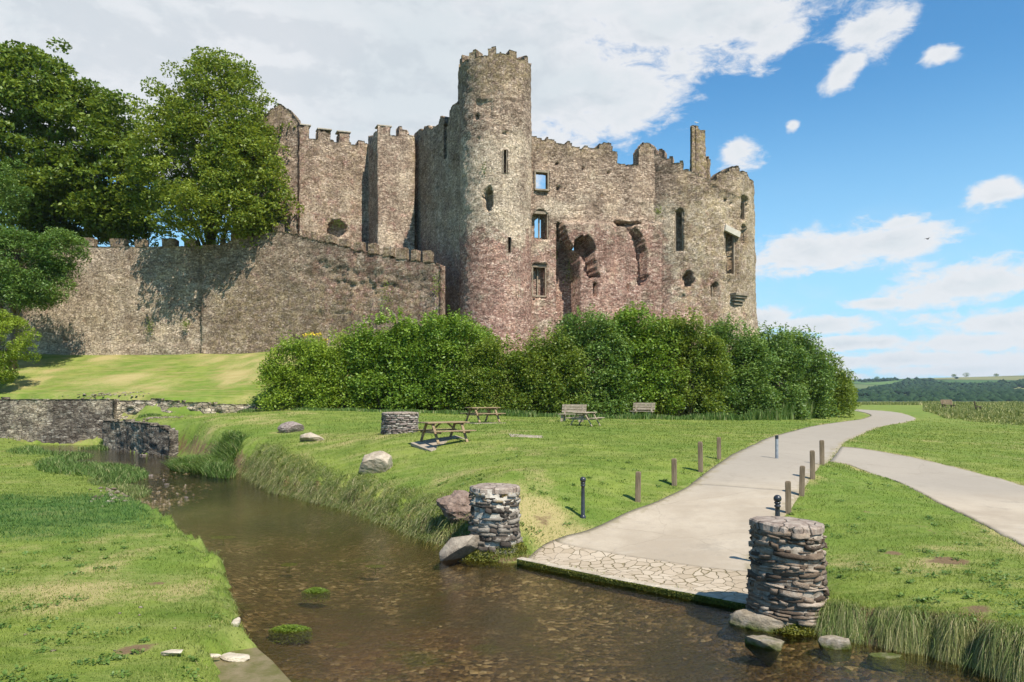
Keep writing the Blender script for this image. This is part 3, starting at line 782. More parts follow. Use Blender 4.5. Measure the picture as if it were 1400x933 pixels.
# -- the big round tower at the right
NC = np.array([(931 - 700) / F * 73.5, 73.5]); NR = 7.0
topN = top_fn([(820, 226), (872, 224), (873, 205), (876, 197), (880, 194), (889, 193), (890, 200), (897, 201), (898, 214), (899, 205), (903, 202), (909, 205), (910, 214), (914, 216), (915, 212), (920, 212), (921, 220), (927, 222), (928, 216), (935, 220), (936, 230), (944, 232), (960, 240), (975, 246), (977, 250), (978, 238), (985, 234), (996, 233), (997, 228), (1010, 225), (1012, 232), (1022, 236), (1026, 246), (1040, 250)])
def nt_keep(px, py, U, Z, fr):
    jag = 1.2 * fbm(px * .4, 3, 0, 9)
    k = np.where(fr, py > topN(px) + jag, Z < 19. + 1.5 * fbm(U * .5, 2, 0, 3))
    return k & (Y_ok(U) | fr | (Z < 14))
def Y_ok(U): return np.ones(U.shape, bool)
def nt_off(px, py, U, Z, fr):
    jag = 1.6 * fbm(px * .2, py * .2, 0, 43, 3)
    o = np.zeros(U.shape)
    o = np.where(arch(px, py, 922.5, 933.5, 286, 344), -1.3, o)
    o = np.where(ellipse(px + jag, py + jag, 940.5, 382, 6.5, 10), -1.0, o)
    o = np.where(arch(px + .4 * jag, py, 973.5, 982.5, 387, 407), -1.3, o)
    o = np.where(inpoly(px, py, [(991.5, 313), (1008, 320), (1009, 378 ), (994, 372)]), -1.5, o)
    o = np.where(arch(px + .3 * jag, py, 1013, 1022.5, 268, 300), -1.5, o)
    o = np.where(arch(px + .3 * jag, py, 1014.5, 1021.5, 309, 333), -1.5, o)
    o = np.where(rect(px, py, 975, 1012, 254 + (px - 975) * .45 - 3, 254 + (px - 975) * .45 - .5) & fr, .15, o)
    for hx, hy in ((984, 268), (993, 272), (1000, 277)): o = np.where(rect(px, py, hx - 1.3, hx + 1.3, hy - 2, hy + 4), -.5, o)
    rr = (vnoise(U * .7, Z * .7, 0, 137) > .90) & (vnoise(U * 5, Z * 4, 0, 162) > .78)
    return np.where(fr, np.where(rr, o - .3, o), 0)
def nt_attr(px, py, U, Z):
    st = .5 + .5 * np.sin(px * .16)
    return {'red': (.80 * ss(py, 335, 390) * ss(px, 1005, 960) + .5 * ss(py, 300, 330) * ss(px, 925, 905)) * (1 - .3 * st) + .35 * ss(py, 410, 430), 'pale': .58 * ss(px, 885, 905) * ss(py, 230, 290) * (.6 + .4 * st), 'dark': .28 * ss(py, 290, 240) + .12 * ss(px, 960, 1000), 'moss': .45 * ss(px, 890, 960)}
o = panel('round_tower', ring(NC, NR, 200), 0.8, 29., nt_keep, nt_off, 1.2, None, None, .16, True, nt_attr, 8, lambda Z: 1.35 * ss(Z, 16, 2) ** 1.6 + .10 * ss(Z, 24, 14), .10); cpart(o)
ntower = o

def at_panel(path, px):                    # point and outward normal of a straight path under column px
    a, b = np.array(path[0]), np.array(path[1]); t = (b - a) / np.hypot(*(b - a))
    return line_hit(px, a, t), t, np.array([t[1], -t[0]])
def at_ring(C_, r, px):
    k = (px - 700) / F; A_ = k * k + 1; B_ = -2 * (k * C_[0] + C_[1]); c_ = C_ @ C_ - r * r
    y = (-B_ - math.sqrt(max(B_ * B_ - 4 * A_ * c_, 0))) / (2 * A_); p = np.array([k * y, y]); n_ = (p - C_) / r
    return p, np.array([-n_[1], n_[0]]), n_

def window(surf, x0, x1, y0, y1, inset=.12, mull=0, transom=0, name='window', w=.12, d=.3, arched=False, label=None, sides=(1, 1, 1, 1)):
    (pa, t, n_), (pb, _, _) = surf(x0), surf(x1)
    za, zb = un(x0, y0, pa[1])[2], un(x0, y1, pa[1])[2]
    c_ = (pa + pb) / 2; hw = np.hypot(*(pb - pa)) / 2; ax = (pb - pa) / (2 * hw)
    f = MB()
    def pt(u, z, dep=0.): q = c_ + ax * u - n_ * (inset + dep); return (q[0], q[1], z)
    up = (n_[0], n_[1], 0)
    if sides[0]: f.beam(pt(-hw, zb), pt(-hw, za), w, d, up)
    if sides[1]: f.beam(pt(hw, zb), pt(hw, za), w, d, up)
    if sides[2]: f.beam(pt(-hw - .1, za + .05), pt(hw + .1, za + .05), .24, d, up)
    if sides[3]: f.beam(pt(-hw - .05, zb - .05), pt(hw + .05, zb - .05), .16, d + .1, up)
    o = f.build(name, M_dress, bevel=.02); cpart(o)
    if label: o['label'] = label
    for k_ in range(mull):
        g_ = MB(); u0 = -hw + 2 * hw * (k_ + 1) / (mull + 1)
        g_.beam(pt(u0, zb, .45), pt(u0, za, .45), .11, .16, up)
        if transom: g_.beam(pt(-hw, zb + (za - zb) * .62, .45), pt(hw, zb + (za - zb) * .62, .45), .10, .14, up)
        m_ = g_.build('mullion', M_dress); m_.parent = o
    return o
sR = lambda px: at_panel([R0, R1], px)
sN = lambda px: at_ring(NC, NR, px)
sT = lambda px: at_ring(TC, TR, px)
window(sR, 731, 749, 235, 259, -.02, 0, sides=(1, 1, 1, 1), w=.14, d=.3)
window(sR, 730, 749, 291, 325, .2, 1, 0, sides=(0, 1, 1, 0))
window(sR, 729, 747, 364, 404, .35, 1, 0, label='broken two-light window with a cracked mullion')
window(sN, 923, 933, 290, 344, .22, 0, w=.1, sides=(1, 1, 0, 1))
window(sN, 974.5, 982, 392, 407, .25, 0, w=.10, sides=(1, 1, 0, 1))
window(sN, 993, 1006, 318, 374, .35, 0, w=.14, sides=(1, 1, 0, 1))
window(sN, 1014, 1021.5, 274, 300, .4, 0, w=.10, sides=(1, 1, 0, 1))
window(sN, 1015, 1021, 313, 333, .4, 0, w=.10, sides=(1, 1, 0, 1))
for sf, x, y0, y1 in ((sT, 690.5, 205, 237), (sT, 696.5, 325, 345)):
    window(sf, x - 2.4, x + 2.4, y0, y1, .05, 0, name='arrow_slit', w=.08, d=.12, sides=(1, 1, 0, 0))
# thin lintel over the tall opening and a moulded corbel below it
pa, t, n_ = sN(990); pb, _, _ = sN(1010)
L_ = MB(); za = un(990, 312, pa[1])[2]; L_.beam((pa[0] + n_[0] * .12, pa[1] + n_[1] * .12, za), (pb[0] + n_[0] * .12, pb[1] + n_[1] * .12, un(1010, 322, pb[1])[2]), .25, .55)
cpart(L_.build('lintel', simple_mat('pale_lintel', (.42, .38, .31), (.52, .47, .40), 3.), bevel=.02))
p, t, n_ = sN(1006); L_ = MB(); zc = un(1006, 404, p[1])[2]
for k_, (wd, pr, zz_) in enumerate(((1.35, .75, 0), (1.25, .62, -.22), (1.1, .45, -.5), (.9, .28, -.8), (.7, .12, -1.05))):
    q = p + n_ * (pr / 2 - .2); L_.box((q[0], q[1], zc + zz_), (wd * 1.25, pr + .5, .26), rz=math.atan2(t[1], t[0]))
cpart(L_.build('corbel', M_dress, bevel=.03))
# chimney: a tall broken stack standing on the round tower
ch0 = line_hit(945.5, (17.6, 72.), (1, 0)); ch1 = line_hit(964, (18.8, 72.), (1, 0))
topH = top_fn([(944, 172), (949, 170), (955, 171), (957, 176), (963, 178), (966, 188), (963, 192), (962, 200), (965, 205), (965.5, 212), (970, 216), (971.5, 220), (972, 260)])
def chimney(name, xs, d0, depth, tf, z0, z1):
    a = line_hit(xs[0], (0, d0), (1, 0)); b = line_hit(xs[1], (0, d0 + .6), (1, 0)); r = b + np.array([.1, depth]); l = a + np.array([.3, depth])
    return panel(name, [l, a, b, r], z0, z1, lambda px, py, U, Z, fr: (py > tf(px)) | ~fr & (Z < z1 - 1.3), None, .45, None, None, .12, False, lambda px, py, U, Z: {'moss': .75, 'dark': .1}, 9, None, .08)
o = chimney('chimney', (945.5, 965), 70.6, 1.7, topH, 20, 31.); cpart(o)
o = chimney('chimney', (963, 971.5), 71.2, 1.3, top_fn([(900, 214), (966, 214), (972, 219), (990, 222)]), 20, 27.5); cpart(o)

# -- the outer wall in front, with merlons along the falling top
outer = empty('castle_wall', (-20, 67, 7.)); tag(outer, 'long brown outer wall with small merlons running from the dark trees to the round tower', 'wall')
O = [line_hit(-260, (0, 71), (1, 0)), line_hit(50, (0, 69.), (1, 0)), line_hit(275, (0, 68.6), (1, 0)), line_hit(275.6, (0, 68.2), (1, 0)), line_hit(380, (0, 67.2), (1, 0)), line_hit(470, (0, 65.3), (1, 0)), line_hit(540, (0, 63.5), (1, 0)), line_hit(601, (0, 62.), (1, 0))]
topO = top_fn([(-300, 331), (100, 334), (160, 336), (220, 336), (262, 335), (300, 333), (318, 327), (335, 324), (360, 318), (372, 315), (400, 318), (440, 329), (478, 338), (500, 343), (540, 351), (570, 355), (602, 359), (640, 365)])
def ow_keep(px, py, U, Z, fr): return py > topO(px) + .5 * fbm(px * .4, 3, 0, 99)
def ow_off(px, py, U, Z, fr):
    dd = fbm(px * .05, py * .12, 0, 71, 3)
    rub = ss(np.abs(py - np.interp(px, [340, 420, 480, 560, 600], [350, 362, 385, 395, 390])), 26, 8) * ss(px, 395, 430) * ss(px, 602, 580)
    o = rub * (.22 * dd - .12 + .22 * (vnoise(U * 3.2, Z * 5.5, 0, 91) - .5))
    low = .10 * ss(py, 425, 427) * (px > 425) * (px < 480)
    o = o - low + .07 * ss(py, 471, 474)
    return o
def ow_attr(px, py, U, Z):
    wh = ss(np.hypot((px - 456) / 34, (py - 428) / 15), 1., .3) * (vnoise(px * .11, py * .09, 0, 15) > .42)
    return {'red': .42 * ss(px, 380, 470) + .12, 'pale': .55 * wh + .36 * ss(px, 280, 230) + .2 * ss(px, 400, 300) * ss(py, 330, 400), 'moss': .30 * ss(py, 345, 420) * ss(px, 280, 300) * ss(px, 600, 560) + .15, 'dark': .12 * ss(px, 276, 285)}
pw = panel('masonry', O, 2.6, 20.5, ow_keep, ow_off, 1.1, M_outer, None, .17, False, ow_attr, 10, lambda Z: .25 * ss(Z, 9, 4), .09)
pw.parent = outer; pw.matrix_parent_inverse = outer.matrix_basis.inverted()
OO = np.array(O)
merl = [(-60, -42, 9), (-20, -3, 9), (14, 30, 9), (48, 64, 9), (80, 96, 9), (114, 128, 9), (150, 171, 9), (184, 199, 9), (222, 240, 9), (252, 268, 8), (300, 306, 6), (314, 330, 7), (338, 346, 5), (371, 386, 7), (395, 402, 4), (412, 419, 5), (424, 431, 6), (436, 457, 6), (462, 477, 7), (483, 497, 7), (502, 515, 8), (522, 537, 8), (541, 556, 9), (560, 572, 9), (577, 590, 9)]
for x0, x1, h in merl:
    xm = (x0 + x1) / 2
    if xm > 300: x0 += 1.2; x1 -= 1.6; h *= 1.4
    pxs = 700 + OO[:, 0] / OO[:, 1] * F
    i = int(np.clip(np.searchsorted(pxs[:8], xm) - 1, 0, 6)); a, b = O[i], O[i + 1]; t = (b - a) / np.hypot(*(b - a)); n_ = np.array([t[1], -t[0]])
    pa, pb = line_hit(x0, a, t), line_hit(x1, a, t); zt = un(xm, topO(xm) - h, pa[1])[2]; zb = un(xm, topO(xm) + 3, pa[1])[2]
    L = np.hypot(*(pb - pa)); nseg = max(int(L / .2), 2)
    vx = MB(); cpt = (pa + pb) / 2 - n_ * .33
    vx.box((cpt[0], cpt[1], (zt + zb) / 2), (L, .75, zt - zb), rz=math.atan2(t[1], t[0]), jit=.06)
    m_ = vx.me('merlon', .05)
    for k_ in ('red', 'pale', 'dark', 'moss'):
        at = m_.attributes.new(k_, 'FLOAT', 'POINT'); at.data.foreach_set('value', np.full(len(m_.vertices), {'red': .4 if xm > 400 else .1, 'pale': .1, 'dark': .1, 'moss': .45}[k_], np.float32))
    o = link('merlon', m_, M_outer); o.parent = outer; o.matrix_parent_inverse = outer.matrix_basis.inverted()
# rubble shelf inside, seen through the gap above the outer wall
# -- retaining wall by the stream
M_ret = stone_mat('retaining_rubble', 3.0, 8.5, pal=[(.075, .06, .05), (.12, .10, .08), (.18, .15, .12), (.27, .235, .19), (.40, .36, .30)], pale=.28, bumpd=.12, mortar=(.42, .38, .31), mort=.06, stain=.45)
RW = [(-90, 61.4), (-60, 57.2), (-38.9, 55.1), (-29.4, 53.9)]
topW = top_fn([(-600, 538), (0, 543.5), (130, 545), (200, 547), (230, 549), (300, 555)])
o = panel('retaining_wall', RW, -.3, 4.2, lambda px, py, U, Z, fr: py > topW(px) + .6 * fbm(px * .3, 0, 0, 3), lambda px, py, U, Z, fr: .10 * (vnoise(U * 2.6, Z * 6.5, 0, 3) - .5), .7, M_ret, None, .16, False, None, 12, None, .08)
tag(o, 'tall dark stone retaining wall with pale mortar below the upper slope, left of the reeds', 'wall')
RW2 = [(-29.35, 54.5), (-25.3, 53.9), (-20.5, 53.6), (-18.2, 53.4)]
topW2 = top_fn([(-600, 544), (160, 546), (200, 546), (215, 544), (240, 547), (262, 549), (290, 550.5), (320, 551), (345, 552), (360, 556)])
o = panel('ruined_wall', RW2, .5, 4.0, lambda px, py, U, Z, fr: py > topW2(px) + 1.3 * fbm(px * .25, 0, 0, 3), lambda px, py, U, Z, fr: .35 * (vnoise(U * 1.9, Z * 4.5, 0, 3) - .5), .8, stone_mat('ruined_rubble', 2., 5.5, pale=.5, bumpd=.12, pal=[(.12, .09, .07), (.2, .165, .13), (.30, .255, .20), (.40, .34, .27), (.5, .44, .36)]), None, .14, False, None, 13, None, .12)
tag(o, 'low crumbling end of the dry stone wall between the upper slope and the lawn', 'wall')
RW3 = [(-29.2, 53.2), (-28.3, 50.6), (-25.6, 48.4), (-22.6, 45.4), (-20.6, 43.9)]
topW3 = top_fn([(100, 574), (168, 574), (176, 575), (200, 577), (222, 583), (242, 595), (260, 606)])
o = panel('wing_wall', RW3, -.3, 3.0, lambda px, py, U, Z, fr: py > topW3(px) + .8 * fbm(px * .3, 0, 0, 8), lambda px, py, U, Z, fr: .08 * (vnoise(U * 2.6, Z * 5.5, 0, 3) - .5), .6, M_ret, None, .13, False, None, 14, None, .08)
tag(o, 'short curved stone wall stepping down to the stream beside the reeds', 'wall')
# ================================================================ VEGETATION
def unitv(n):
    v = rng.normal(size=(n, 3)); return v / np.linalg.norm(v, axis=1)[:, None]

def leaf_mesh(name, P, size, droop=.3, aspect=.55, flat=.5, rnd=None):
    n = len(P); t = unitv(n); t[:, 2] = t[:, 2] * .6 - droop; t /= np.linalg.norm(t, axis=1)[:, None]
    nn = unitv(n); nn[:, 2] = np.abs(nn[:, 2]) + flat; b = np.cross(nn, t); b /= np.linalg.norm(b, axis=1)[:, None] + 1e-9
    s = (size * rng.uniform(.6, 1.35, n))[:, None]
    V = np.stack([P - t * s * .5, P + b * s * aspect * .5, P + t * s * .5, P - b * s * aspect * .5], 1).reshape(-1, 3)
    return mesh(name, V, np.arange(4 * n).reshape(n, 4), False, None, {'rnd': rng.random(n) if rnd is None else rnd})

def clump_points(cl, per_area, shell=.35):
    """cl: (k,6) centres and radii; points near the shells, denser on the upper side"""
    out = []; R_ = []
    for c in cl:
        a = (c[3] * c[4] + c[3] * c[5] + c[4] * c[5]) / 3 * 12.6; n = int(a * per_area)
        v = unitv(n); v[:, 2] = np.where(rng.random(n) < .35, np.abs(v[:, 2]), v[:, 2])
        r = 1 - shell * rng.random(n) ** 1.5 + .16 * rng.normal(size=n) * .5
        out.append(c[:3] + v * c[3:] * r[:, None]); R_.append(np.full(n, rng.normal() * .13))
    R_ = np.clip(np.concatenate(R_) + rng.normal(.5, .2, sum(len(o) for o in out)), 0, 1)
    return np.concatenate(out), R_

def tree(name, label, base, crowns, nclump, csize, dens, leaf, mat, barkmat, trunk_r, group=None, flat=.75, limbs=9, seed=1, cut=None, aspect=.55):
    """crowns: list of big ellipsoids (cx,cy,cz,rx,ry,rz); clumps are scattered over them"""
    global rng; rng = np.random.default_rng(seed)
    root = empty(name, base); tag(root, label, 'tree', group)
    cl = []
    for (cx, cy, cz, rx, ry, rz_), k in zip(crowns, nclump):
        v = unitv(k); rr = rng.uniform(.45, 1.0, k) ** .5 * (1 + .16 * rng.normal(size=k) * .6)
        c = np.array([cx, cy, cz]) + v * np.array([rx, ry, rz_]) * rr[:, None]
        s = csize * rng.uniform(.6, 1.3, k)
        cl.append(np.c_[c, s, s, s * flat])
    cl = np.concatenate(cl)
    if cut is not None: cl = cl[cut(cl)]
    P, r = clump_points(cl, dens)
    B = np.array(base)
    o = link('crown', leaf_mesh('crown', P - B, leaf, rnd=r, aspect=aspect), mat, root)
    t = MB(); top = np.array([np.mean([c[0] for c in crowns]), np.mean([c[1] for c in crowns]), np.mean([c[2] for c in crowns])]) - B
    pts = [np.array([0, 0, -.4]), top * .25 + [.15, 0, 0], top * .55 + [-.1, .1, 0], top * .9, top * 1.15]
    t.tube(pts, [trunk_r * 1.35, trunk_r, trunk_r * .8, trunk_r * .5, trunk_r * .15], 10)
    for i in rng.choice(len(cl), limbs, replace=False):
        e = cl[i, :3] - B; s = pts[1] + (pts[3] - pts[1]) * rng.uniform(.1, .9); mdl = (s + e) / 2 + [0, 0, .4]
        t.tube([s, mdl, e], [trunk_r * .42, trunk_r * .25, trunk_r * .07], 6)
    t.build('trunk', barkmat, root, smooth=True)
    return root

bark = simple_mat('bark', (.10, .075, .05), (.20, .16, .115), 6., .95, .8, .03, (1, 1, .25))
L_dark = leaf_mat('leaf_chestnut', (.040, .078, .010), (.095, .155, .018), (.20, .26, .038), .28)
L_mid = leaf_mat('leaf_sycamore', (.066, .115, .014), (.145, .205, .024), (.27, .32, .050), .30)
L_blue = leaf_mat('leaf_holm_oak', (.040, .095, .020), (.085, .165, .030), (.16, .24, .050), .28)
L_lime = leaf_mat('leaf_lime', (0.112, 0.188, 0.015), (0.188, 0.275, 0.027), (0.288, 0.362, 0.050), .35)
H_mats = [leaf_mat('leaf_hedge_glossy', (0.046, 0.104, 0.013), (0.111, 0.202, 0.023), (0.234, 0.338, 0.046), .30),
          leaf_mat('leaf_hedge_yellow', (.050, .105, .012), (.120, .185, .022), (.22, .275, .045), .34),
          leaf_mat('leaf_hedge_bluish', (0.042, 0.098, 0.023), (0.094, 0.176, 0.036), (0.195, 0.286, 0.065), .28),
          leaf_mat('leaf_hedge_bright', (0.086, 0.155, 0.016), (0.172, 0.270, 0.028), (0.287, 0.380, 0.052), .36)]

b1 = un(70, 480, 76.)
cr1 = [tuple(un(-60, 190, 74)) + (8.5, 6.5, 9.0), tuple(un(40, 200, 73)) + (7., 6.5, 10.), tuple(un(110, 215, 73)) + (5.5, 5.5, 8.0), tuple(un(150, 250, 72)) + (4.0, 4.5, 5.), tuple(un(20, 110, 74)) + (4.5, 4, 3.6), tuple(un(110, 300, 75)) + (6.5, 3., 3.), tuple(un(172, 298, 73)) + (4.2, 2.5, 2.6)]
tree('chestnut_tree', 'huge dark green chestnut tree behind the outer wall, top cut by nothing and spreading widest of the trees', (b1[0], b1[1], 7.6), cr1, [190, 230, 165, 90, 44, 75, 50], 1.35, 8.5, .42, L_dark, bark, .65, seed=11, flat=.55, limbs=16)
bpy.data.objects['chestnut_tree']['label'] = 'huge dark green chestnut tree behind the left stretch of the outer wall'
b2 = un(290, 480, 73.)
cr2 = [tuple(un(300, 175, 69.5)) + (5.0, 4.6, 6.6), tuple(un(255, 225, 68.5)) + (4.8, 4.8, 5.4), tuple(un(335, 235, 68.5)) + (3.9, 4.6, 6.2), tuple(un(290, 290, 67)) + (5.6, 4.3, 2.6), tuple(un(225, 170, 70)) + (2.6, 2.8, 3.4), tuple(un(305, 112, 70)) + (3.3, 2.8, 2.6), tuple(un(215, 265, 70)) + (3., 3., 4.), tuple(un(360, 280, 68)) + (2.6, 3.5, 3.0)]
tree('sycamore_tree', 'lighter green sycamore with a pointed top between the dark chestnut and the castle', (b2[0], b2[1], 7.6), cr2, [190, 140, 130, 110, 46, 50, 60, 50], 1.0, 12., .30, L_mid, bark, .5, seed=5, flat=.7, limbs=14)
b3 = un(15, 520, 63.)
cr3 = [tuple(un(20, 365, 62.5)) + (4.0, 3., 2.9), tuple(un(78, 345, 62.5)) + (2.2, 2.2, 1.7), tuple(un(-40, 340, 63)) + (4., 3, 4.), tuple(un(50, 395, 62)) + (2.6, 2.2, 1.6), tuple(un(5, 260, 64)) + (1.8, 2., 2.2)]
tree('evergreen_tree', 'bluish green evergreen spreading in front of the outer wall under the chestnut', (b3[0], b3[1], 5.4), cr3, [170, 80, 130, 80, 30], .8, 26., .22, L_blue, bark, .3, seed=8, flat=.7, limbs=12, aspect=.4)
b4 = un(-5, 545, 57.)
cr4 = [tuple(un(5, 462, 57)) + (2.2, 2., 2.1), tuple(un(-35, 455, 57)) + (2., 2., 2.3), tuple(un(2, 505, 57)) + (1.0, 1., .9)]
tree('lime_shrub', 'bright yellow-green bushy shrub above the retaining wall', (b4[0], b4[1], 3.6), cr4, [80, 40, 22], .48, 60., .15, L_lime, bark, .12, seed=9, flat=.8, limbs=8)
bpy.data.objects['lime_shrub']['category'] = 'shrub'

def shrub(label, px, d0, hw, ytop, mi, seed, ybase=None, leaf=.19, dens=26., depth=3.6, cs=.75, cat='shrub'):
    global rng; rng = np.random.default_rng(seed)
    yb = ybase or 567; front = d0; zc = un(px, ytop, front + depth * .4)[2]
    x0 = (px - 700) / F * (front + depth * .5); w = 1.22 * hw / F * (front + depth * .5)
    zb = float(terrain(x0, front + .5)); h = zc - zb
    root = empty('shrub', (x0, front + depth * .5, zb)); tag(root, label, cat, 'shrubs of the long hedge below the castle')
    n = int(9 * w * h / (cs * cs) * .9) + 4
    u = rng.uniform(-1, 1, n); q = rng.random(n) ** .75; topz = np.sqrt(np.clip(1 - (np.abs(u) * .84) ** 4, .05, 1)) * (1 + .22 * (vnoise(u * w * .9 + seed * 3.3, 0.) - .55))
    z = q * (h * topz - cs * .55); z = np.maximum(z, cs * .25)
    yy = front + cs * .7 + rng.random(n) ** 1.5 * depth + .25 * z
    s = cs * rng.uniform(.6, 1.35, n)
    cl = np.c_[x0 + u * w, yy, zb + z, s, s, s * .85]
    P, r = clump_points(cl, dens, .5)
    # upright shoots breaking the outline
    ns = int(26 * w); sx = rng.uniform(-1, 1, ns); tz = np.sqrt(np.clip(1 - (np.abs(sx) * .86) ** 2.6, .05, 1)) * h
    sh = []
    for a, b in zip(sx, tz):
        k = rng.integers(10, 26); L = rng.uniform(.3, 1.25); tt = rng.random(k)
        sh.append(np.c_[x0 + a * w + rng.normal(0, .07, k), front + depth * .5 + rng.uniform(-1, 1) + rng.normal(0, .07, k), zb + b - .3 + L * tt])
    P = np.concatenate([P] + sh); r = np.r_[r, np.full(len(P) - len(r), .85)]
    P = P[P[:, 2] > zb - .1]; r = r[:len(P)]
    o = link('foliage', leaf_mesh('foliage', P - np.array(root.location), leaf, .2, .55, .4, r), H_mats[mi], root)
    t = MB()
    for k in range(6):
        a = rng.uniform(-.7, .7) * w; t.tube([(a * .4, .2, -.2), (a * .7, rng.uniform(.0, .6), h * .35), (a, rng.uniform(.2, .8), h * .62)], [.07, .05, .015], 6)
    t.build('stem', bark, root, smooth=True)
    return root
SH = [('low dark shrub tucked under the end of the hedge by the ruined wall', 372, 53.2, 17, 543, 2, 21, .14, .4),
      ('bright green rounded shrub that begins the hedge beside the upper slope', 412, 51.2, 42, 470, 3, 22, .17, .6),
      ('bright green shrub under the yellow flowers', 470, 51, 40, 464, 3, 23, .18, .65),
      ('tall dark shrub reaching up against the outer wall, behind the round stone drum', 533, 50.5, 42, 434, 0, 24, .20, .8),
      ('tall glossy dark shrub at the foot of the shaded castle wall', 605, 50, 52, 434, 0, 25, .20, .85),
      ('lower yellowish bush at the foot of the tall round tower, behind the farther picnic table', 690, 49.3, 48, 472, 1, 26, .17, .65),
      ('bushy green shrub below the three castle windows', 752, 49, 34, 455, 1, 27, .17, .65),
      ('rounded mid green shrub behind the bench and end-on picnic table', 808, 49.4, 40, 432, 2, 28, .18, .75),
      ('highest shrub of the hedge, behind the lone bench', 876, 49.8, 40, 426, 0, 29, .19, .8),
      ('olive green shrub just right of the lone bench', 938, 50.0, 40, 438, 1, 30, .18, .75),
      ('dark green shrub in front of the big right-hand tower', 1000, 51., 42, 446, 2, 31, .18, .75),
      ('dark leafy shrub standing against the sky beside the foot of the castle', 1056, 52.5, 34, 452, 2, 32, .19, .75),
      ('feathery dark shrub at the falling end of the hedge', 1096, 56, 32, 458, 2, 33, .19, .75),
      ('yellow-green shrub second from the end of the hedge near the bend of the path', 1124, 60, 26, 486, 1, 34, .19, .7),
      ('yellowish last shrub where the hedge ends at the bend of the path', 1143, 66, 17, 516, 1, 35, .2, .6)]
for lb, px, d0, hw, yt, mi, sd, lf, cs in SH: shrub(lb, px, d0, hw, yt, mi, sd, leaf=lf, cs=cs)

# ---- blades: strips of three quads
def blades(name, base, hd, L, w, reach, rise, fall, mat, rnd=None, kind='stuff', tipdry=0.):
    n = len(base); T = np.array([0, .36, .70, 1.]); wid = np.array([1., .85, .55, .08])
    side = np.stack([-hd[:, 1], hd[:, 0], 0 * hd[:, 0]], 1)
    a = rng.uniform(0, 2 * math.pi, n); tw = np.stack([np.cos(a), np.sin(a), 0 * a], 1); side = side * .6 + tw * .6
    V = np.empty((n, 8, 3))
    for i, t in enumerate(T):
        c = base + np.c_[hd * (reach * L * t)[:, None], L * (rise * t - fall * t * t)]
        V[:, 2 * i] = c - side * (w * wid[i] / 2)[:, None]; V[:, 2 * i + 1] = c + side * (w * wid[i] / 2)[:, None]
    f = np.array([[0, 1, 3, 2], [2, 3, 5, 4], [4, 5, 7, 6]])
    Fq = (np.arange(n)[:, None, None] * 8 + f[None]).reshape(-1, 4)
    r = np.repeat(rng.random(n) if rnd is None else rnd, 3)
    if tipdry: r = np.clip(r * .8 + np.tile([0., .5 * tipdry, tipdry], n), 0, 1)
    o = link(name, mesh(name, V.reshape(-1, 3), Fq, False, None, {'rnd': r}), mat)
    return tag(o, kind=kind)

def blade_mat(name, green, straw, trans=.3):
    m = N(name); P = m.pos(); r = m.attr('rnd')
    g, fine, mid = grass_color(m, P, m.step(r, .80, .97, 0., 1.1), 0.)
    c = m.mix(green[1], g, m.ramp(r, [(0, green[0][0]), (.6, green[0][1]), (.85, green[0][2]), (1, straw)]))
    p = m.bsdf(c, .6, None, .25); t = m.n('BsdfTranslucent'); m.put(t, 0, m.mix(1., c, (1.5, 1.5, .8), 'MULTIPLY'))
    x = m.n('MixShader'); m.put(x, 0, trans); m.put(x, 1, p); m.put(x, 2, t.outputs[0]); return m.end(x.outputs[0])
BL_lawn = blade_mat('lawn_blades', (((.098, .152, .022), (.195, .245, .042), (.32, .335, .095)), .55), (.36, .30, .14))
BL_lush = blade_mat('lush_blades', (((.03, .09, .018), (.055, .13, .03), (.09, .18, .05)), .9), (.2, .24, .1))
BL_long = blade_mat('long_blades', (((.08, .13, .03), (.15, .20, .06), (.27, .27, .11)), .85), (.50, .43, .26))
BL_reed = blade_mat('reed_blades', (((.05, .10, .018), (.10, .175, .035), (.18, .26, .08)), .95), (.36, .33, .17))
BL_straw = blade_mat('meadow_blades', (((.10, .13, .035), (.20, .22, .07), (.33, .31, .13)), .95), (.50, .44, .24))

rng = np.random.default_rng(3)
def sample_view(n, d0, d1, s0=-.78, s1=.78):
    d = np.exp(rng.uniform(math.log(d0), math.log(d1), n)); k = rng.uniform(s0, s1, n); return k * d, d
x, y = sample_view(520000, 7.2, 64)
sd = seg_dist(x, y, STREAM); pd = path_sd(x, y)
ok = (sd > .06) & (pd > -.09 * (vnoise(x * 3.1, y * 3.1, 0, 44) > .35) * rng.random(len(x))) & (y < np.interp(x, WLx, WLy) - .3) & (rng.random(len(x)) > ss(y, 34, 64))
ef = earth_field(x, y); ok &= rng.random(len(x)) > ss(ef + .25 * fbm(x * 7, y * 7, 0, 3), .2, .6)
x, y, sd, pd = x[ok], y[ok], sd[ok], pd[ok]
z = terrain(x, y); z = np.where(pd < .16, np.maximum(z, land(x, y) - .01), z); d_ = y
lf = side_left(x, y)
lu = ss(1 - np.hypot((x + 13.5) / 6., (y - 19.5) / 5.) + .3 * fbm(x * .35, y * .35, 0, 21, 3), 0, .5) * lf
dr = dry_field(x, y)
edge = ss(sd, 1.3, .2)
L = (.026 + .0011 * d_) * rng.uniform(.5, 1.5, len(x)) * (1 + .7 * fbm(x * 1.7, y * 1.7, 0, 33)) + .035 * lu + .09 * edge * rng.random(len(x)) * np.where(lf, .5, 1)
a = rng.uniform(0, 2 * math.pi, len(x)); hd = np.c_[np.cos(a), np.sin(a)]
w_ = (.0028 + .00058 * d_) * rng.uniform(.6, 1.3, len(x))
rn = np.clip(rng.random(len(x)) * .8 + .30 * np.clip(dr - .3, 0, 1) * rng.random(len(x)) + .15 * edge, 0, 1)
sel = lu > rng.random(len(x)) * .9 + .05
B_ = np.c_[x, y, z - .005]
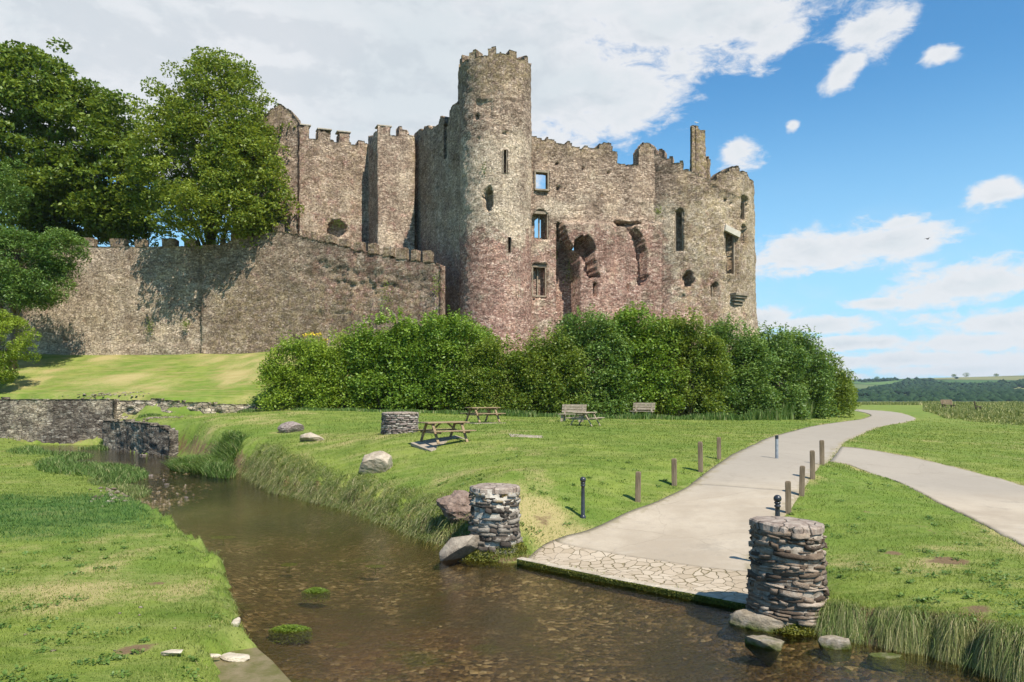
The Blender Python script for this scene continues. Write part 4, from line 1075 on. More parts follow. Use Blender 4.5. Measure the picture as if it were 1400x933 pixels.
for nm, s_, mt in (('grass', ~sel, BL_lawn), ('lush_grass', sel, BL_lush)):
    blades(nm, B_[s_], hd[s_], L[s_], w_[s_], rng.uniform(.2, .9, s_.sum()), 1.15, .35, mt, rn[s_])

# low broad-leaved weeds and clover in the near turf
rng = np.random.default_rng(123)
wxx, wyy = sample_view(900, 7.5, 24); wk = (seg_dist(wxx, wyy, STREAM) > .12) & (path_sd(wxx, wyy) > .05) & (vnoise(wxx * .8, wyy * .8, 0, 6) > .42); wxx, wyy = wxx[wk], wyy[wk]
nl = 26; ii = np.repeat(np.arange(len(wxx)), nl); rr_ = rng.uniform(.05, .20, len(wxx))[ii]; aa = rng.uniform(0, 6.28, len(ii)); q_ = rng.random(len(ii)) ** .6
px_, py_ = wxx[ii] + rr_ * q_ * np.cos(aa), wyy[ii] + rr_ * q_ * np.sin(aa)
WEED = leaf_mat('weed_leaf', (.05, .11, .02), (.09, .17, .03), (.17, .25, .06), .3)
tag(link('weeds', leaf_mesh('weeds', np.c_[px_, py_, terrain(px_, py_) + .02 + .03 * rng.random(len(ii))], .05, 0, .75, 1.4), WEED), kind='stuff')

# shaggy edge tussocks along the right bank, hanging to the water
def along(poly, n, lo=0., hi=1.):
    P = np.array(poly); s = np.r_[0, np.cumsum(np.hypot(*np.diff(P, axis=0).T))]; t = np.sort(rng.uniform(lo * s[-1], hi * s[-1], n))
    X = np.interp(t, s, P[:, 0]); Y = np.interp(t, s, P[:, 1]); e = .05
    tx = np.interp(t + e, s, P[:, 0]) - np.interp(t - e, s, P[:, 0]); ty = np.interp(t + e, s, P[:, 1]) - np.interp(t - e, s, P[:, 1]); l = np.hypot(tx, ty) + 1e-9
    return X, Y, tx / l, ty / l
def hang(name, poly, ntuft, nb, Lr, inset, mat, wd, seed, spread=.25, fallr=(1.2, 2.2), riser=(.5, 1.), left=False, reach=(.45, .9)):
    """poly runs with the water on its left when left is False"""
    global rng; rng = np.random.default_rng(seed)
    X, Y, tx, ty = along(poly, ntuft); nxn, nyn = (-ty, tx) if not left else (ty, -tx)
    ins = rng.uniform(inset[0], inset[1], ntuft)
    X = X - nxn * ins; Y = Y - nyn * ins; sz = rng.uniform(.6, 1.3, ntuft)
    i = np.repeat(np.arange(ntuft), nb); k = len(i)
    bx = X[i] + rng.normal(0, spread * .5, k) * sz[i]; by = Y[i] + rng.normal(0, spread * .5, k) * sz[i]
    a = rng.normal(0, .75, k); h0 = np.c_[nxn[i], nyn[i]]; c_, s_ = np.cos(a), np.sin(a); hd = np.c_[h0[:, 0] * c_ - h0[:, 1] * s_, h0[:, 0] * s_ + h0[:, 1] * c_]
    z = terrain(bx, by); ok = seg_dist(bx, by, STREAM) > .02
    L = rng.uniform(Lr[0], Lr[1], k) * sz[i]
    return blades(name, np.c_[bx, by, z - .01][ok], hd[ok], L[ok], (wd * rng.uniform(.6, 1.3, k))[ok], rng.uniform(*reach, k)[ok], rng.uniform(*riser, k)[ok], rng.uniform(*fallr, k)[ok], mat, None, 'stuff', .38)
rb_near = [W0(1420, 941), W0(1300, 905), W0(1250, 893), W0(1160, 878), W0(1095, 861)]
rb_near_v = rb_near
hang('overhanging_grass', rb_near, 8, 1300, (.22, .42), (.20, .36), BL_long, .0062, 41, .24, (2.0, 2.9), (1.0, 1.5), reach=(.4, 1.))
hang('overhanging_grass', [W0(1420, 941), W0(1300, 905), W0(1200, 884)], 8, 1500, (.20, .40), (.14, .28), BL_straw, .0058, 41, .24, (1.8, 2.8), (.4, 1.1), reach=(.4, .9))
rb_mid = [W0(640, 765), W0(600, 745), W0(560, 733), W0(520, 716), W0(480, 700), W0(430, 688), W0(370, 673), W0(330, 650)]
hang('bank_grass', rb_mid, 190, 100, (.26, .62), (.1, 1.2), BL_long, .016, 43, .5, (.7, 1.5), (.6, 1.1))
hang('bank_grass', rb_mid, 90, 90, (.25, .55), (.0, .6), BL_straw, .016, 46, .45, (.9, 1.7), (.5, 1.0))
hang('bank_grass', rb_mid, 120, 80, (.16, .34), (.0, 1.4), BL_lawn, .018, 44, .5, (.7, 1.3), (.7, 1.2))
lb = left_bank[5:11]
hang('bank_grass', lb, 60, 60, (.10, .22), (.05, .35), BL_long, .008, 45, .3, (.5, 1.2), (.5, 1.1), left=False)
# reeds and weeds
def patch(name, c0, rx, ry, n, Lr, wd, mat, seed, reach=(.1, .5), rise=1.1, fall=.35, ang=0., zoff=0.):
    global rng; rng = np.random.default_rng(seed)
    r = np.sqrt(rng.random(n)); a = rng.uniform(0, 2 * math.pi, n); u, v = r * np.cos(a) * rx, r * np.sin(a) * ry
    c_, s_ = math.cos(ang), math.sin(ang); x = c0[0] + u * c_ - v * s_; y = c0[1] + u * s_ + v * c_
    z = np.maximum(terrain(x, y), -.02) - .02 + zoff; t = rng.uniform(0, 2 * math.pi, n)
    L = rng.uniform(Lr[0], Lr[1], n) * (1 - .45 * r ** 2) * (.75 + .5 * vnoise(x * 1.4, y * 1.4))
    return blades(name, np.c_[x, y, z], np.c_[np.cos(t), np.sin(t)], L, wd * rng.uniform(.6, 1.3, n), rng.uniform(*reach, n), np.full(n, rise), np.full(n, fall), mat)
g1 = gp(290, 612); tag(patch('reeds', (g1[0] - 1.6, 36.5), 1.7, 2.6, 8000, (.8, 1.4), .028, BL_reed, 50, (.3, 1.1), 1.25, .75, .5), None)
patch('reeds', (-13.4, 33.4), .6, 1.8, 1800, (.5, 1.0), .035, BL_reed, 51, (.2, .7), 1.1, .4, .6)
a_ = W0(125, 648); patch('undergrowth', (a_[0], a_[1]), 2.2, 5.6, 9000, (.25, .6), .028, BL_reed, 52, (.2, .8), 1.1, .4, .62)
a_ = W0(170, 672); patch('undergrowth', (a_[0] - .2, a_[1]), 1.0, 2.6, 3500, (.15, .38), .022, BL_long, 53, (.2, .8), 1.1, .4, .62)
a_ = W0(70, 625); patch('undergrowth', (a_[0], a_[1]), 2.2, 4.0, 3500, (.2, .5), .03, BL_reed, 54, (.2, .8), 1.1, .4, .6)
for i, (px, py, d, r, h) in enumerate(((155, 600, 51, .9, 1.0), (147, 570, 53.3, .5, 1.0), (205, 570, 53., .8, .5), (340, 561, 52, .8, .45), (140, 604, 50.5, 1.6, .5))):
    patch('undergrowth', ((px - 700) / F * d, d), r, r * .6, 700, (h * .6, h), .035, BL_reed, 60 + i, (.2, .6))
# nettles and tall weeds at the foot of the hedge
rng = np.random.default_rng(70)
hx = np.array([400, 640, 700, 880, 1000, 1060, 1100, 1130, 1155]); hy_ = np.array([51.5, 49.2, 48.7, 48.0, 49.6, 52, 55.5, 60.5, 67.])
k = 12000; px = rng.choice([0, 1], k, p=[.35, .65]) * 0 + np.where(rng.random(k) < .3, rng.uniform(400, 640, k), np.where(rng.random(k) < .5, rng.uniform(640, 1000, k), rng.uniform(1000, 1155, k)))
yy = np.interp(px, hx, hy_) + rng.normal(0, .35, k) - .1; xx = (px - 700) / F * yy; clus = vnoise(xx * .9, yy * .3, 0, 8)
L = np.interp(px, [400, 640, 660, 1000, 1050, 1155], [.2, .3, .45, .5, 1.5, 2.0]) * rng.uniform(.4, 1., k) * (.45 + clus); a = rng.uniform(0, 6.28, k)
blades('undergrowth', np.c_[xx, yy, terrain(xx, yy)], np.c_[np.cos(a), np.sin(a)], L, rng.uniform(.04, .09, k), rng.uniform(.05, .35, k), np.full(k, 1.05), np.full(k, .15), BL_reed)
# meadow at the right and rough edge of the far field
rng = np.random.default_rng(71)
k = 60000; d = np.exp(rng.uniform(math.log(50), math.log(175), k)); px = rng.uniform(1262, 1560, k); lim = np.interp(px, [1262, 1290, 1340, 1400, 1500], [88, 62, 54, 50.5, 46]); ok = (d > lim + 1.5 * rng.normal(size=k))
px, d = px[ok], d[ok]; x = (px - 700) / F * d; n = len(x); a = rng.uniform(0, 6.28, n)
cl_ = vnoise(x * .25, d * .12, 0, 4)
blades('meadow_grass', np.c_[x, d, terrain(x, d)], np.c_[np.cos(a), np.sin(a)], rng.uniform(.25, .75, n) * (.15 + 1.1 * cl_) * ss(d - np.interp(px, [1262, 1290, 1340, 1400, 1500], [88, 62, 54, 50.5, 46]), -2, 5) * np.interp(d, [50, 90, 175], [1., .75, .6]), .03 + .0011 * d, rng.uniform(.1, .5, n), np.full(n, 1.1), np.full(n, .3), BL_straw)
k = 14000; px = rng.uniform(1150, 1420, k); d = rng.uniform(150, 185, k); x = (px - 700) / F * d; a = rng.uniform(0, 6.28, k)
blades('rough_grass', np.c_[x, d, terrain(x, d)], np.c_[np.cos(a), np.sin(a)], rng.uniform(.25, .8, k) * (.4 + vnoise(x * .2, d * .1)), np.full(k, .14), rng.uniform(.1, .5, k), np.full(k, 1.1), np.full(k, .3), BL_straw)

# plants growing on the walls
def wall_plant(label, px, py, d, r, hgt, mat, name='wall_plant', n=160, leaf=.12, seed=0, cat='plant', group=None):
    global rng; rng = np.random.default_rng(seed)
    p = un(px, py, d); v = rng.normal(size=(n, 3)) * [r * .5, .12, hgt * .5]; v[:, 1] -= np.abs(v[:, 1])
    r_ = empty(name, tuple(p)); tag(r_, label, cat, group); link('foliage', leaf_mesh('foliage', v, leaf), mat, r_)
    t = MB(); t.tube([(0, .25, -hgt * .4), (0, 0, -hgt * .2), (.03, -.08, hgt * .3)], [.03, .02, .008], 6); t.build('stem', bark, r_); return r_
wp = [('green tuft high in the crack of the outer wall near its right end', 528, 402, 63.2, .5, 1.6, H_mats[3]), ('leafy plant at the right end of the outer wall beside the dark gap', 597, 392, 61.7, .5, 1.1, H_mats[3]),
      ('bright plant sprouting from the shaded recess beside the lowest castle window', 779, 372, 66.3, .5, 1.5, H_mats[3]), ('small green plant low on the brown outer wall in the gap between tree shadows', 205, 446, 68.3, .45, .9, H_mats[3]),
      ('round green plant in the shadow near the seam of the outer wall', 254, 444, 68.2, .4, .5, H_mats[3]), ('bushy plant at the foot of the outer wall left of the yellow flowers', 386, 464, 66.4, .6, 1.4, H_mats[1]),
      ('small dark tuft high on the right-hand tower beside the tall arched window', 900, 290, 66.6, .35, .5, H_mats[1]), ('dark green fern on the wall between the second and third castle windows', 757, 347, 65.9, .35, .6, H_mats[1]),
      ('thin ivy over the hole in the inner wall', 461, 305, 69.6, .8, .7, H_mats[0]), ('ferny tuft on the tall round tower below the arrow slit', 662, 232, 61.2, .25, .6, H_mats[1]), ('small green tuft low on the tall round tower near its right edge', 708, 405, 62., .3, .4, H_mats[1])]
for i, w_p in enumerate(wp): wall_plant(*w_p, seed=90 + i)
# yellow flowers above the hedge end
fl = empty('flowering_plant', tuple(un(430, 468, 55.))); tag(fl, 'plant with bright yellow flower heads on top of the hedge near its start', 'flower')
rng = np.random.default_rng(99)
yel = simple_mat('yellow_petals', (.75, .52, .03), (.85, .66, .06), 8.)
for dx in (-.62, -.15, .28, .75):
    f = link('blossom', leaf_mesh('blossom', rng.normal(size=(70, 3)) * [.17, .15, .07] + [dx, 0, .55 + rng.uniform(-.08, .12) - (.35 if dx > .6 else 0)], .10, 0, .9, 2.), yel, fl)
link('foliage', leaf_mesh('foliage', rng.normal(size=(500, 3)) * [.5, .25, .32] + [0, 0, -.1], .14), H_mats[3], fl)

# ================================================================ DISTANT HILLS
hxv = np.linspace(-3500, 4500, 260); hyv = np.r_[np.linspace(560, 2200, 110), np.linspace(2300, 3600, 12)]
HX, HY = np.meshgrid(hxv, hyv)
rid = np.interp(HX / 2000. * 1000 + 700, [-3000, 0, 600, 1000, 1100, 1150, 1200, 1260, 1330, 1400, 1600, 2500, 4000], [45, 50, 40, 36, 42, 46, 52, 57, 60, 63, 66, 52, 40])
tt_ = ss(HY, 640, 2000); HZ_ = -3 + (rid + 3) * (.25 * ss(HY, 620, 1000) + .75 * ss(HY, 850, 2000)) + 4 * fbm(HX / 260, HY / 260, 0, 5, 3) * tt_ - 25 * ss(HY, 2200, 3600)
hid = np.arange(HX.size).reshape(HX.shape); HQ = np.stack([hid[:-1, :-1], hid[:-1, 1:], hid[1:, 1:], hid[1:, :-1]], -1).reshape(-1, 4)
m = N('hill_fields'); P = m.pos()
vo = m.n('TexVoronoi', feature='F1'); m.put(vo, 'Vector', m.vmul(P, (1, .55, 0))); m.put(vo, 'Scale', 1 / 190.)
ve = m.n('TexVoronoi', feature='DISTANCE_TO_EDGE'); m.put(ve, 'Vector', m.vmul(P, (1, .55, 0))); m.put(ve, 'Scale', 1 / 190.)
s_ = m.n('SeparateColor'); m.put(s_, 0, vo.outputs['Color'])
c = m.ramp(s_.outputs[0], [(0, (.06, .115, .04)), (.45, (.10, .17, .05)), (.7, (.14, .18, .06)), (.85, (.22, .19, .09)), (1, (.08, .14, .045))])
c = m.mix(m.step(ve.outputs['Distance'], .012, .03, 1., 0.), c, (.018, .035, .018))
hm = m.end(m.bsdf(c, .95, None, .05))
tag(link('hills', mesh('hills', np.stack([HX, HY, HZ_], -1).reshape(-1, 3), HQ, True), hm), kind='structure')
def hill_z(x, y):
    i = np.clip(np.searchsorted(hyv, y) - 1, 0, len(hyv) - 2); j = np.clip(((x + 3500) / 8000 * 259).astype(int), 0, 258)
    fy = (y - hyv[i]) / (hyv[i + 1] - hyv[i]); fx = (x - hxv[j]) / (hxv[j + 1] - hxv[j])
    return (HZ_[i, j] * (1 - fx) + HZ_[i, j + 1] * fx) * (1 - fy) + (HZ_[i + 1, j] * (1 - fx) + HZ_[i + 1, j + 1] * fx) * fy
rng = np.random.default_rng(12)
k = 26000; wx_ = rng.uniform(-300, 2600, k); wy_ = np.exp(rng.uniform(math.log(640), math.log(1950), k))
pxw, pyw = pxof(wx_, wy_, hill_z(wx_, wy_))
inw = ((pyw > np.interp(pxw, [1100, 1180, 1200, 1240, 1270, 1300, 1340, 1370, 1400], [545, 537, 530, 522, 519, 526, 527, 524, 522]) + 1.5 * fbm(pxw * .05, 0, 0, 3)) & ~((pyw > 539) & (pyw < 546) & (pxw < 1245)) & ~((pyw > 531) & (pyw < 536) & (pxw > 1385))) | ((vnoise(wx_ / 90., wy_ / 60., 0, 4) > .80) & (pyw > 518))
wx_, wy_ = wx_[inw], wy_[inw]; wz = hill_z(wx_, wy_); k = len(wx_)
oct_ = np.array([[1, 0, 0], [-1, 0, 0], [0, 1, 0], [0, -1, 0], [0, 0, 1], [0, 0, -1]], float); of = np.array([[0, 2, 4], [2, 1, 4], [1, 3, 4], [3, 0, 4], [2, 0, 5], [1, 2, 5], [3, 1, 5], [0, 3, 5]])
s_r = rng.uniform(3.0, 6.5, k)[:, None, None]; V = oct_[None] * s_r * rng.uniform(.7, 1.3, (k, 6, 1)) * [1.3, 1.2, .75] + np.stack([wx_, wy_, wz + 2.5], 1)[:, None]
Fo = (np.arange(k)[:, None, None] * 6 + of[None]).reshape(-1, 3)
m = N('far_woods'); c = m.mix(m.attr('rnd'), (.012, .030, .016), (.035, .066, .028)); wm = m.end(m.bsdf(c, .95, None, .05))
tag(link('woods', mesh('woods', V.reshape(-1, 3), Fo, True, None, {'rnd': np.repeat(rng.random(k), 8)}), wm), kind='stuff')
for i, (px, s, lb) in enumerate(((1170, 1.0, 'tiny lone round tree on the low left shoulder of the distant hill'), (1199, 1.5, 'small dark tree standing on the skyline of the distant hill where it starts to rise'), (1304, 1.4, 'dark tree clump above the top wood on the hill skyline'), (1321, 2.0, 'widest dark tree on the crest of the distant hill'), (1362, 1.4, 'rightmost dark tree on the hill skyline'))):
    y_ = 1980.; x_ = (px - 700) / F * y_; z_ = float(hill_z(np.array([x_]), np.array([y_]))[0]); r_ = empty('hill_tree', (x_, y_, z_)); tag(r_, lb, 'tree')
    mb = MB(); mb.tube([(0, 0, -1), (0, 0, 2 * s), (0.5, 0, 4 * s)], [.6, .4, .2], 6); mb.build('trunk', bark, r_)
    v = unitv(420) * [4.8 * s, 4 * s, 3.2 * s] * (rng.random((420, 1)) ** .33) + [0, 0, 3.6 * s]; link('crown', leaf_mesh('crown', v, 1.6), L_dark, r_)
# ================================================================ THINGS ON THE GROUND
def tz(x, y): return float(terrain(np.array([x]), np.array([y]))[0])
def gnd(px, py, dz=0.):
    p = ground_at(px, py); return (float(p[0]), float(p[1]), tz(*p) + dz)

def attr_stone(name, cols, noise_scale=9., bump=.03, moss_z=None, lichen=0., rough=.92):
    m = N(name); P = m.pos(); r = m.attr('rnd')
    c = m.ramp(r, [(i / (len(cols) - 1), q) for i, q in enumerate(cols)])
    n = m.noise(m.vmul(P, (1, 1, 2.5)), noise_scale, 5, .7)
    c = m.mix(m.step(n, .35, .7, 0., .75), c, m.mix(.55, c, (.035, .028, .022)))
    c = m.mix(m.step(m.noise(P, 3.2, 4, .7), .52, .68, 0., .7), c, (.40, .35, .29))
    if lichen:
        z_ = m.n('SeparateXYZ'); m.put(z_, 0, m.obj())
        c = m.mix(m.mul(m.step(m.noise(P, 7, 5, .7), .50, .62), m.step(z_.outputs[2], lichen - .35, lichen)), c, m.mix(m.noise(P, 20, 2), (.42, .26, .035), (.22, .19, .10)))
    if moss_z is not None:
        z_ = m.n('SeparateXYZ'); m.put(z_, 0, P)
        c = m.mix(m.step(m.add(z_.outputs[2], m.mul(m.noise(P, 8, 4), .25)), moss_z + .05, moss_z + .2, 1., 0.), c, m.mix(m.noise(P, 25, 3), (.03, .045, .010), (.13, .15, .03)))
    h = m.add(m.mul(n, 1.), m.mul(m.noise(P, 45., 4, .8), .5))
    return m.end(m.bsdf(c, rough, m.bump(h, 1., bump), .15))

def drum(name, label, base, r, h, seed, mat, core, capmat, course=(.045, .11), flare=.0, cap=.1, cat='pillar', jut=.045, tiltx=0., group=None, wedge=(.16, .5), cover=1., core_k=.9):
    random.seed(seed); root = empty(name, base); tag(root, label, cat, group)
    c_ = MB(); c_.lathe([(r * core_k + flare, -.3), (r * core_k + flare * .6, 0), (r * core_k, h * .5), (r * core_k, h - .02)], n=40)
    c_.build('mortar_core', core, root, smooth=True)
    v, f, rn = [], [], []
    z = -.12
    while z < h - cap:
        hh = min(random.uniform(*course), h - cap - z + .02); a = random.uniform(0, 1); end = a + 2 * math.pi
        while a < end - .06:
            w = min(random.uniform(*wedge), end - a)
            if random.random() < cover:
                fl = flare * (1 - max(z, 0) / h) ** 2; ro = r + fl + random.uniform(-jut, jut); ri = r * .82
                gap = .006 / r; g2 = .003; k = 3; tl = random.uniform(-.022, .022); b = len(v)
                rr0 = [ro + random.uniform(-.02, .02) for _ in range(k + 1)]
                for zz_, s in ((z + g2, random.uniform(.955, 1.015)), (z + hh * random.uniform(.3, .7), random.uniform(.985, 1.01)), (z + hh - g2, random.uniform(.955, 1.015))):
                    for i in range(k + 1):
                        t = a + gap + (w - 2 * gap) * i / k; e = .99 if i in (0, k) else 1.
                        q = rr0[i] * s * e + random.uniform(-.016, .016)
                        v.append((q * math.cos(t), q * math.sin(t), zz_ + tl * (i / k - .5) * 2 + tiltx * q * math.cos(t)))
                for zz_ in (z + g2, z + hh - g2):
                    for i in range(k + 1):
                        t = a + gap + (w - 2 * gap) * i / k; v.append((ri * math.cos(t), ri * math.sin(t), zz_ + tl * (i / k - .5) * 2 + tiltx * ri * math.cos(t)))
                n_ = k + 1; q = []
                for i in range(k):
                    for j in range(2): q.append((b + j * n_ + i, b + j * n_ + i + 1, b + (j + 1) * n_ + i + 1, b + (j + 1) * n_ + i))
                    q.append((b + i, b + 3 * n_ + i, b + 3 * n_ + i + 1, b + i + 1)); q.append((b + 2 * n_ + i, b + 2 * n_ + i + 1, b + 4 * n_ + i + 1, b + 4 * n_ + i))
                q.append((b, b + n_, b + 2 * n_, b + 4 * n_)); q.append((b, b + 4 * n_, b + 3 * n_, b + 3 * n_)) if False else q.append((b, b + 2 * n_, b + 4 * n_, b + 3 * n_))
                e_ = n_ - 1; q.append((b + e_, b + 3 * n_ + e_, b + 4 * n_ + e_, b + 2 * n_ + e_))
                f += q; rn += [random.random()] * len(q)
            a += w
        z += hh
    link('stonework', mesh('stonework', v, f, False, None, {'rnd': rn}), mat, root)
    # cap: flat slates fitted together on top
    cm = MB(); nseg = 44
    prof = []
    zt = h
    ring_ = []
    import bmesh
    bm = bmesh.new()
    vs0 = [bm.verts.new(((r + random.uniform(-.035, .03)) * math.cos(2 * math.pi * i / nseg), (r + random.uniform(-.03, .03)) * math.sin(2 * math.pi * i / nseg), h - cap + tiltx * r * math.cos(2 * math.pi * i / nseg))) for i in range(nseg)]
    rings = [vs0]
    for q, zz_ in ((1.0, h - cap * .25), (.96, h), (.7, h + .02), (.35, h + .03)):
        rings.append([bm.verts.new((p.co.x * q, p.co.y * q, zz_ + tiltx * p.co.x * q + .018 * float(fbm(p.co.x * q * 4, p.co.y * q * 4, seed, 1, 2)))) for p in vs0])
    for a_, b_ in zip(rings[:-1], rings[1:]):
        for i in range(nseg): bm.faces.new((a_[i], a_[(i + 1) % nseg], b_[(i + 1) % nseg], b_[i]))
    bm.faces.new(rings[-1]); bm.faces.new(rings[0][::-1])
    me = bpy.data.meshes.new('cap'); bm.to_mesh(me); bm.free(); link('cap', me, capmat, root)
    return root

dark_st = [(.085, .06, .045), (.16, .115, .08), (.24, .175, .125), (.33, .25, .185), (.45, .36, .28)]
M_p1 = attr_stone('slate_pillar_stone', dark_st, 9., .03, .10)
M_p2 = attr_stone('limed_pillar_stone', [(.05, .042, .036), (.10, .08, .065), (.17, .14, .115), (.30, .265, .22), (.48, .44, .38)], 9., .03, .08, lichen=1.35)
M_core1 = simple_mat('old_mortar', (.16, .13, .10), (.40, .345, .28), 7., .95, 1., .03)
M_core2 = simple_mat('pale_mortar', (.33, .29, .24), (.52, .48, .41), 7., .95, 1., .03)
m = N('pillar_cap_stone'); P = m.pos(); ve = m.n('TexVoronoi', feature='DISTANCE_TO_EDGE', voronoi_dimensions='2D'); m.put(ve, 'Vector', m.vadd(m.vmul(P, (1, 1.5, 1)), m.vmul(m.noise(P, 3, 2, color=True), (.3, .3, 0)))); m.put(ve, 'Scale', 2.6)
c = m.mix(m.step(m.noise(P, 8, 5, .7), .35, .65), (.24, .18, .145), (.40, .33, .27)); c = m.mix(m.step(ve.outputs['Distance'], 0., .03, .9, 0.), c, (.09, .07, .05))
M_cap = m.end(m.bsdf(c, .9, m.bump(m.add(m.noise(P, 30, 4, .8), m.mul(m.step(ve.outputs['Distance'], 0, .05), 1.5)), .8, .03), .15))
pr = at_h(1086, 846, 3.38); drum('stone_pillar', 'dark slate drum pillar with a tilted flat top at the corner of the ford', (pr[0], pr[1] + .30, .10), .545, 1.46, 4, M_p1, M_core1, M_cap, (.025, .10), .06, .11, jut=.038, wedge=(.16, 1.), tiltx=-.05, core_k=.955)
pl = at_h(676, 757, 3.42); drum('stone_pillar', 'pale mortared drum pillar with yellow lichen round its top, mossy foot in the stream', (pl[0], pl[1] + .4, .06), .545, 1.46, 9, M_p2, M_core2, M_cap, (.035, .13), .05, .12, jut=.04, wedge=(.25, .8), cover=.86, tiltx=.0, core_k=.965)
M_dr = attr_stone('round_drum_stone', [(.12, .095, .085), (.19, .15, .135), (.27, .22, .195), (.36, .31, .27), (.46, .42, .37)], 9., .02)
g = gnd(543, 594); drum('stone_drum', 'wide low round stone drum with a flat top on the lawn by the picnic tables', (g[0], g[1] + .75, g[2] - .05), .80, .98, 6, M_dr, M_core1, M_cap, (.06, .11), .02, .07, 'stone drum', jut=.02, wedge=(.2, .5))

# moss skirts round the two pillars
def moss_mound(parent, r0, r1, h, seed, c=(0, 0, 0), a0=0., a1=6.29):
    global rng; rng = np.random.default_rng(seed); n = 9000
    a = rng.uniform(a0, a1, n); q = rng.random(n); r = r0 + (r1 - r0) * q; z = h * (1 - q) ** 1.3 + .02 * rng.normal(size=n)
    P = np.c_[c[0] + r * np.cos(a), c[1] + r * np.sin(a) , c[2] + z]
    return link('moss', leaf_mesh('moss', P, .045, -.2, .5, .6), moss_leaf, parent)
moss_leaf = leaf_mat('moss_leaf', (.05, .07, .010), (.12, .135, .018), (.20, .19, .03), .2)
pp = [o for o in bpy.data.objects if o.name.startswith('stone_pillar')]
moss_mound(pp[1], .50, .98, .34, 3, (.04, 0, -.12)); moss_mound(pp[0], .5, .72, .18, 4, (0, 0, -.1), 2.6, 5.0)

# boulders
def rock(name, label, c, size, seed, mat, cuts=6, rz=0., sub=4, cat='boulder', ry=0., rough=.10, group=None, flat=None):
    import bmesh
    bm = bmesh.new(); bmesh.ops.create_icosphere(bm, subdivisions=sub, radius=1.)
    V = np.array([v.co[:] for v in bm.verts]); r_ = np.random.default_rng(seed)
    for k in range(cuts):
        n_ = r_.normal(size=3); n_ /= np.linalg.norm(n_); d = r_.uniform(.52, .85); s = V @ n_ - d; V = V - np.clip(s, 0, None)[:, None] * n_ * .92
    if flat: V[:, 2] = np.minimum(V[:, 2], flat)
    V = V * (1 + rough * fbm(V[:, 0] * 2.2 + seed, V[:, 1] * 2.2, V[:, 2] * 2.2, seed, 3)[:, None])
    V = V * (1 + .4 * rough * fbm(V[:, 0] * 7 + seed, V[:, 1] * 7, V[:, 2] * 9, seed, 2)[:, None])
    V = V * np.array(size) / 2
    for v, p in zip(bm.verts, V): v.co = p
    me = bpy.data.meshes.new(name); bm.to_mesh(me); bm.free(); me.polygons.foreach_set('use_smooth', np.ones(len(me.polygons), bool) if sub > 3 and cuts < 3 else np.zeros(len(me.polygons), bool))
    at = me.attributes.new('rnd', 'FLOAT', 'FACE'); at.data.foreach_set('value', np.full(len(me.polygons), .5, np.float32))
    o = link(name, me, mat, None, c, rz); o.rotation_euler = (0, ry, rz); return tag(o, label, cat, group)
M_buff = simple_mat('buff_rock', (.30, .235, .165), (.46, .39, .30), 3.2, .9, .9, .04); M_grey = simple_mat('grey_rock', (.19, .155, .12), (.33, .28, .22), 4., .9, .9, .04)
M_pink = simple_mat('pink_rock', (.17, .115, .09), (.32, .235, .19), 6., .9, 1., .06); M_pal = simple_mat('pale_rock', (.40, .33, .24), (.56, .49, .38), 6., .9, .8, .03)
M_pud = simple_mat('speckled_rock', (.17, .125, .11), (.36, .30, .27), 9., .9, 1., .05)
g = gnd(513, 648); rock('boulder', 'largest buff boulder with one dark end, alone on the lawn above the stream', (g[0], g[1] + .30, g[2] + .32), (1.55, 1.0, .95), 27, M_buff, 7, .1)
g = gnd(424, 604); rock('boulder', 'buff flat-topped boulder, nearer of the pair above the reeds', (g[0], g[1] + .35, g[2] + .12), (1.25, .85, .62), 31, M_buff, 8, -.2)
g = gnd(394, 592); rock('boulder', 'rounded speckled grey boulder behind the flat buff one', (g[0], g[1] + .5, g[2] + .20), (1.36, 1.0, .74), 12, M_pud, 3, .1)
rock('boulder', 'knobbly pinkish rock set in the bank behind the lichened pillar', (-1.28, 17.9, .78), (1.15, .8, .85), 8, M_pink, 4, .2, rough=.25)
rock('stone_slab', 'smooth grey slab leaning against the lichened pillar at the water', (-1.18, 16.0, .22), (1.15, .8, .62), 31, M_grey, 8, .2, cat='slab', ry=-.55, rough=.04)
M_moss = attr_stone('mossy_rock', [(.26, .205, .145), (.33, .27, .195), (.42, .35, .26)], 7., .04, .05)
for i, (lb, px, py, s, rz, sd, dz) in enumerate((('long layered flat rock with mossy face at the foot of the dark slate pillar', 1058, 857, (1.35, .62, .62), -.42, 3, .02), ('small wedge rock furthest out in the water below the dark pillar', 1046, 882, (.62, .38, .56), -.55, 5, -.06),
        ('flat pale-topped mossy rock under the overhanging grass', 1140, 884, (.46, .36, .56), -.1, 7, -.04), ('thin green rock barely above the water under the tussocks', 1212, 897, (.50, .3, .40), -.15, 9, -.10), ('grey angular rock at the bottom corner of the bank', 1385, 915, (.50, .5, .42), .2, 11, .12))):
    a = W0(px, py); rock('rock', lb, (a[0], a[1], dz), s, sd, M_moss if i < 4 else M_grey, 8, rz, cat='rock', flat=.55)
for lb, px, py, s, rz, sd in (('pale flat stone at the tip of the left grass bank', 322, 878, (.42, .26, .12), -.3, 3), ('flat pale stone sunk in the muddy corner below the left bank tip', 236, 914, (.30, .18, .08), .2, 5), ('narrow pale edging stone along the left bank tip', 321, 838, (.14, .62, .14), .18, 6), ('small pale stone beside the wet slab', 285, 897, (.30, .12, .08), .15, 8)):
    a = at_h(px, py, 3.24 if py < 890 else 3.38); rock('stone', lb, (a[0], a[1], max(tz(*a), .02) + .04), s, sd, M_pal, 6, rz, cat='stone', flat=.5)
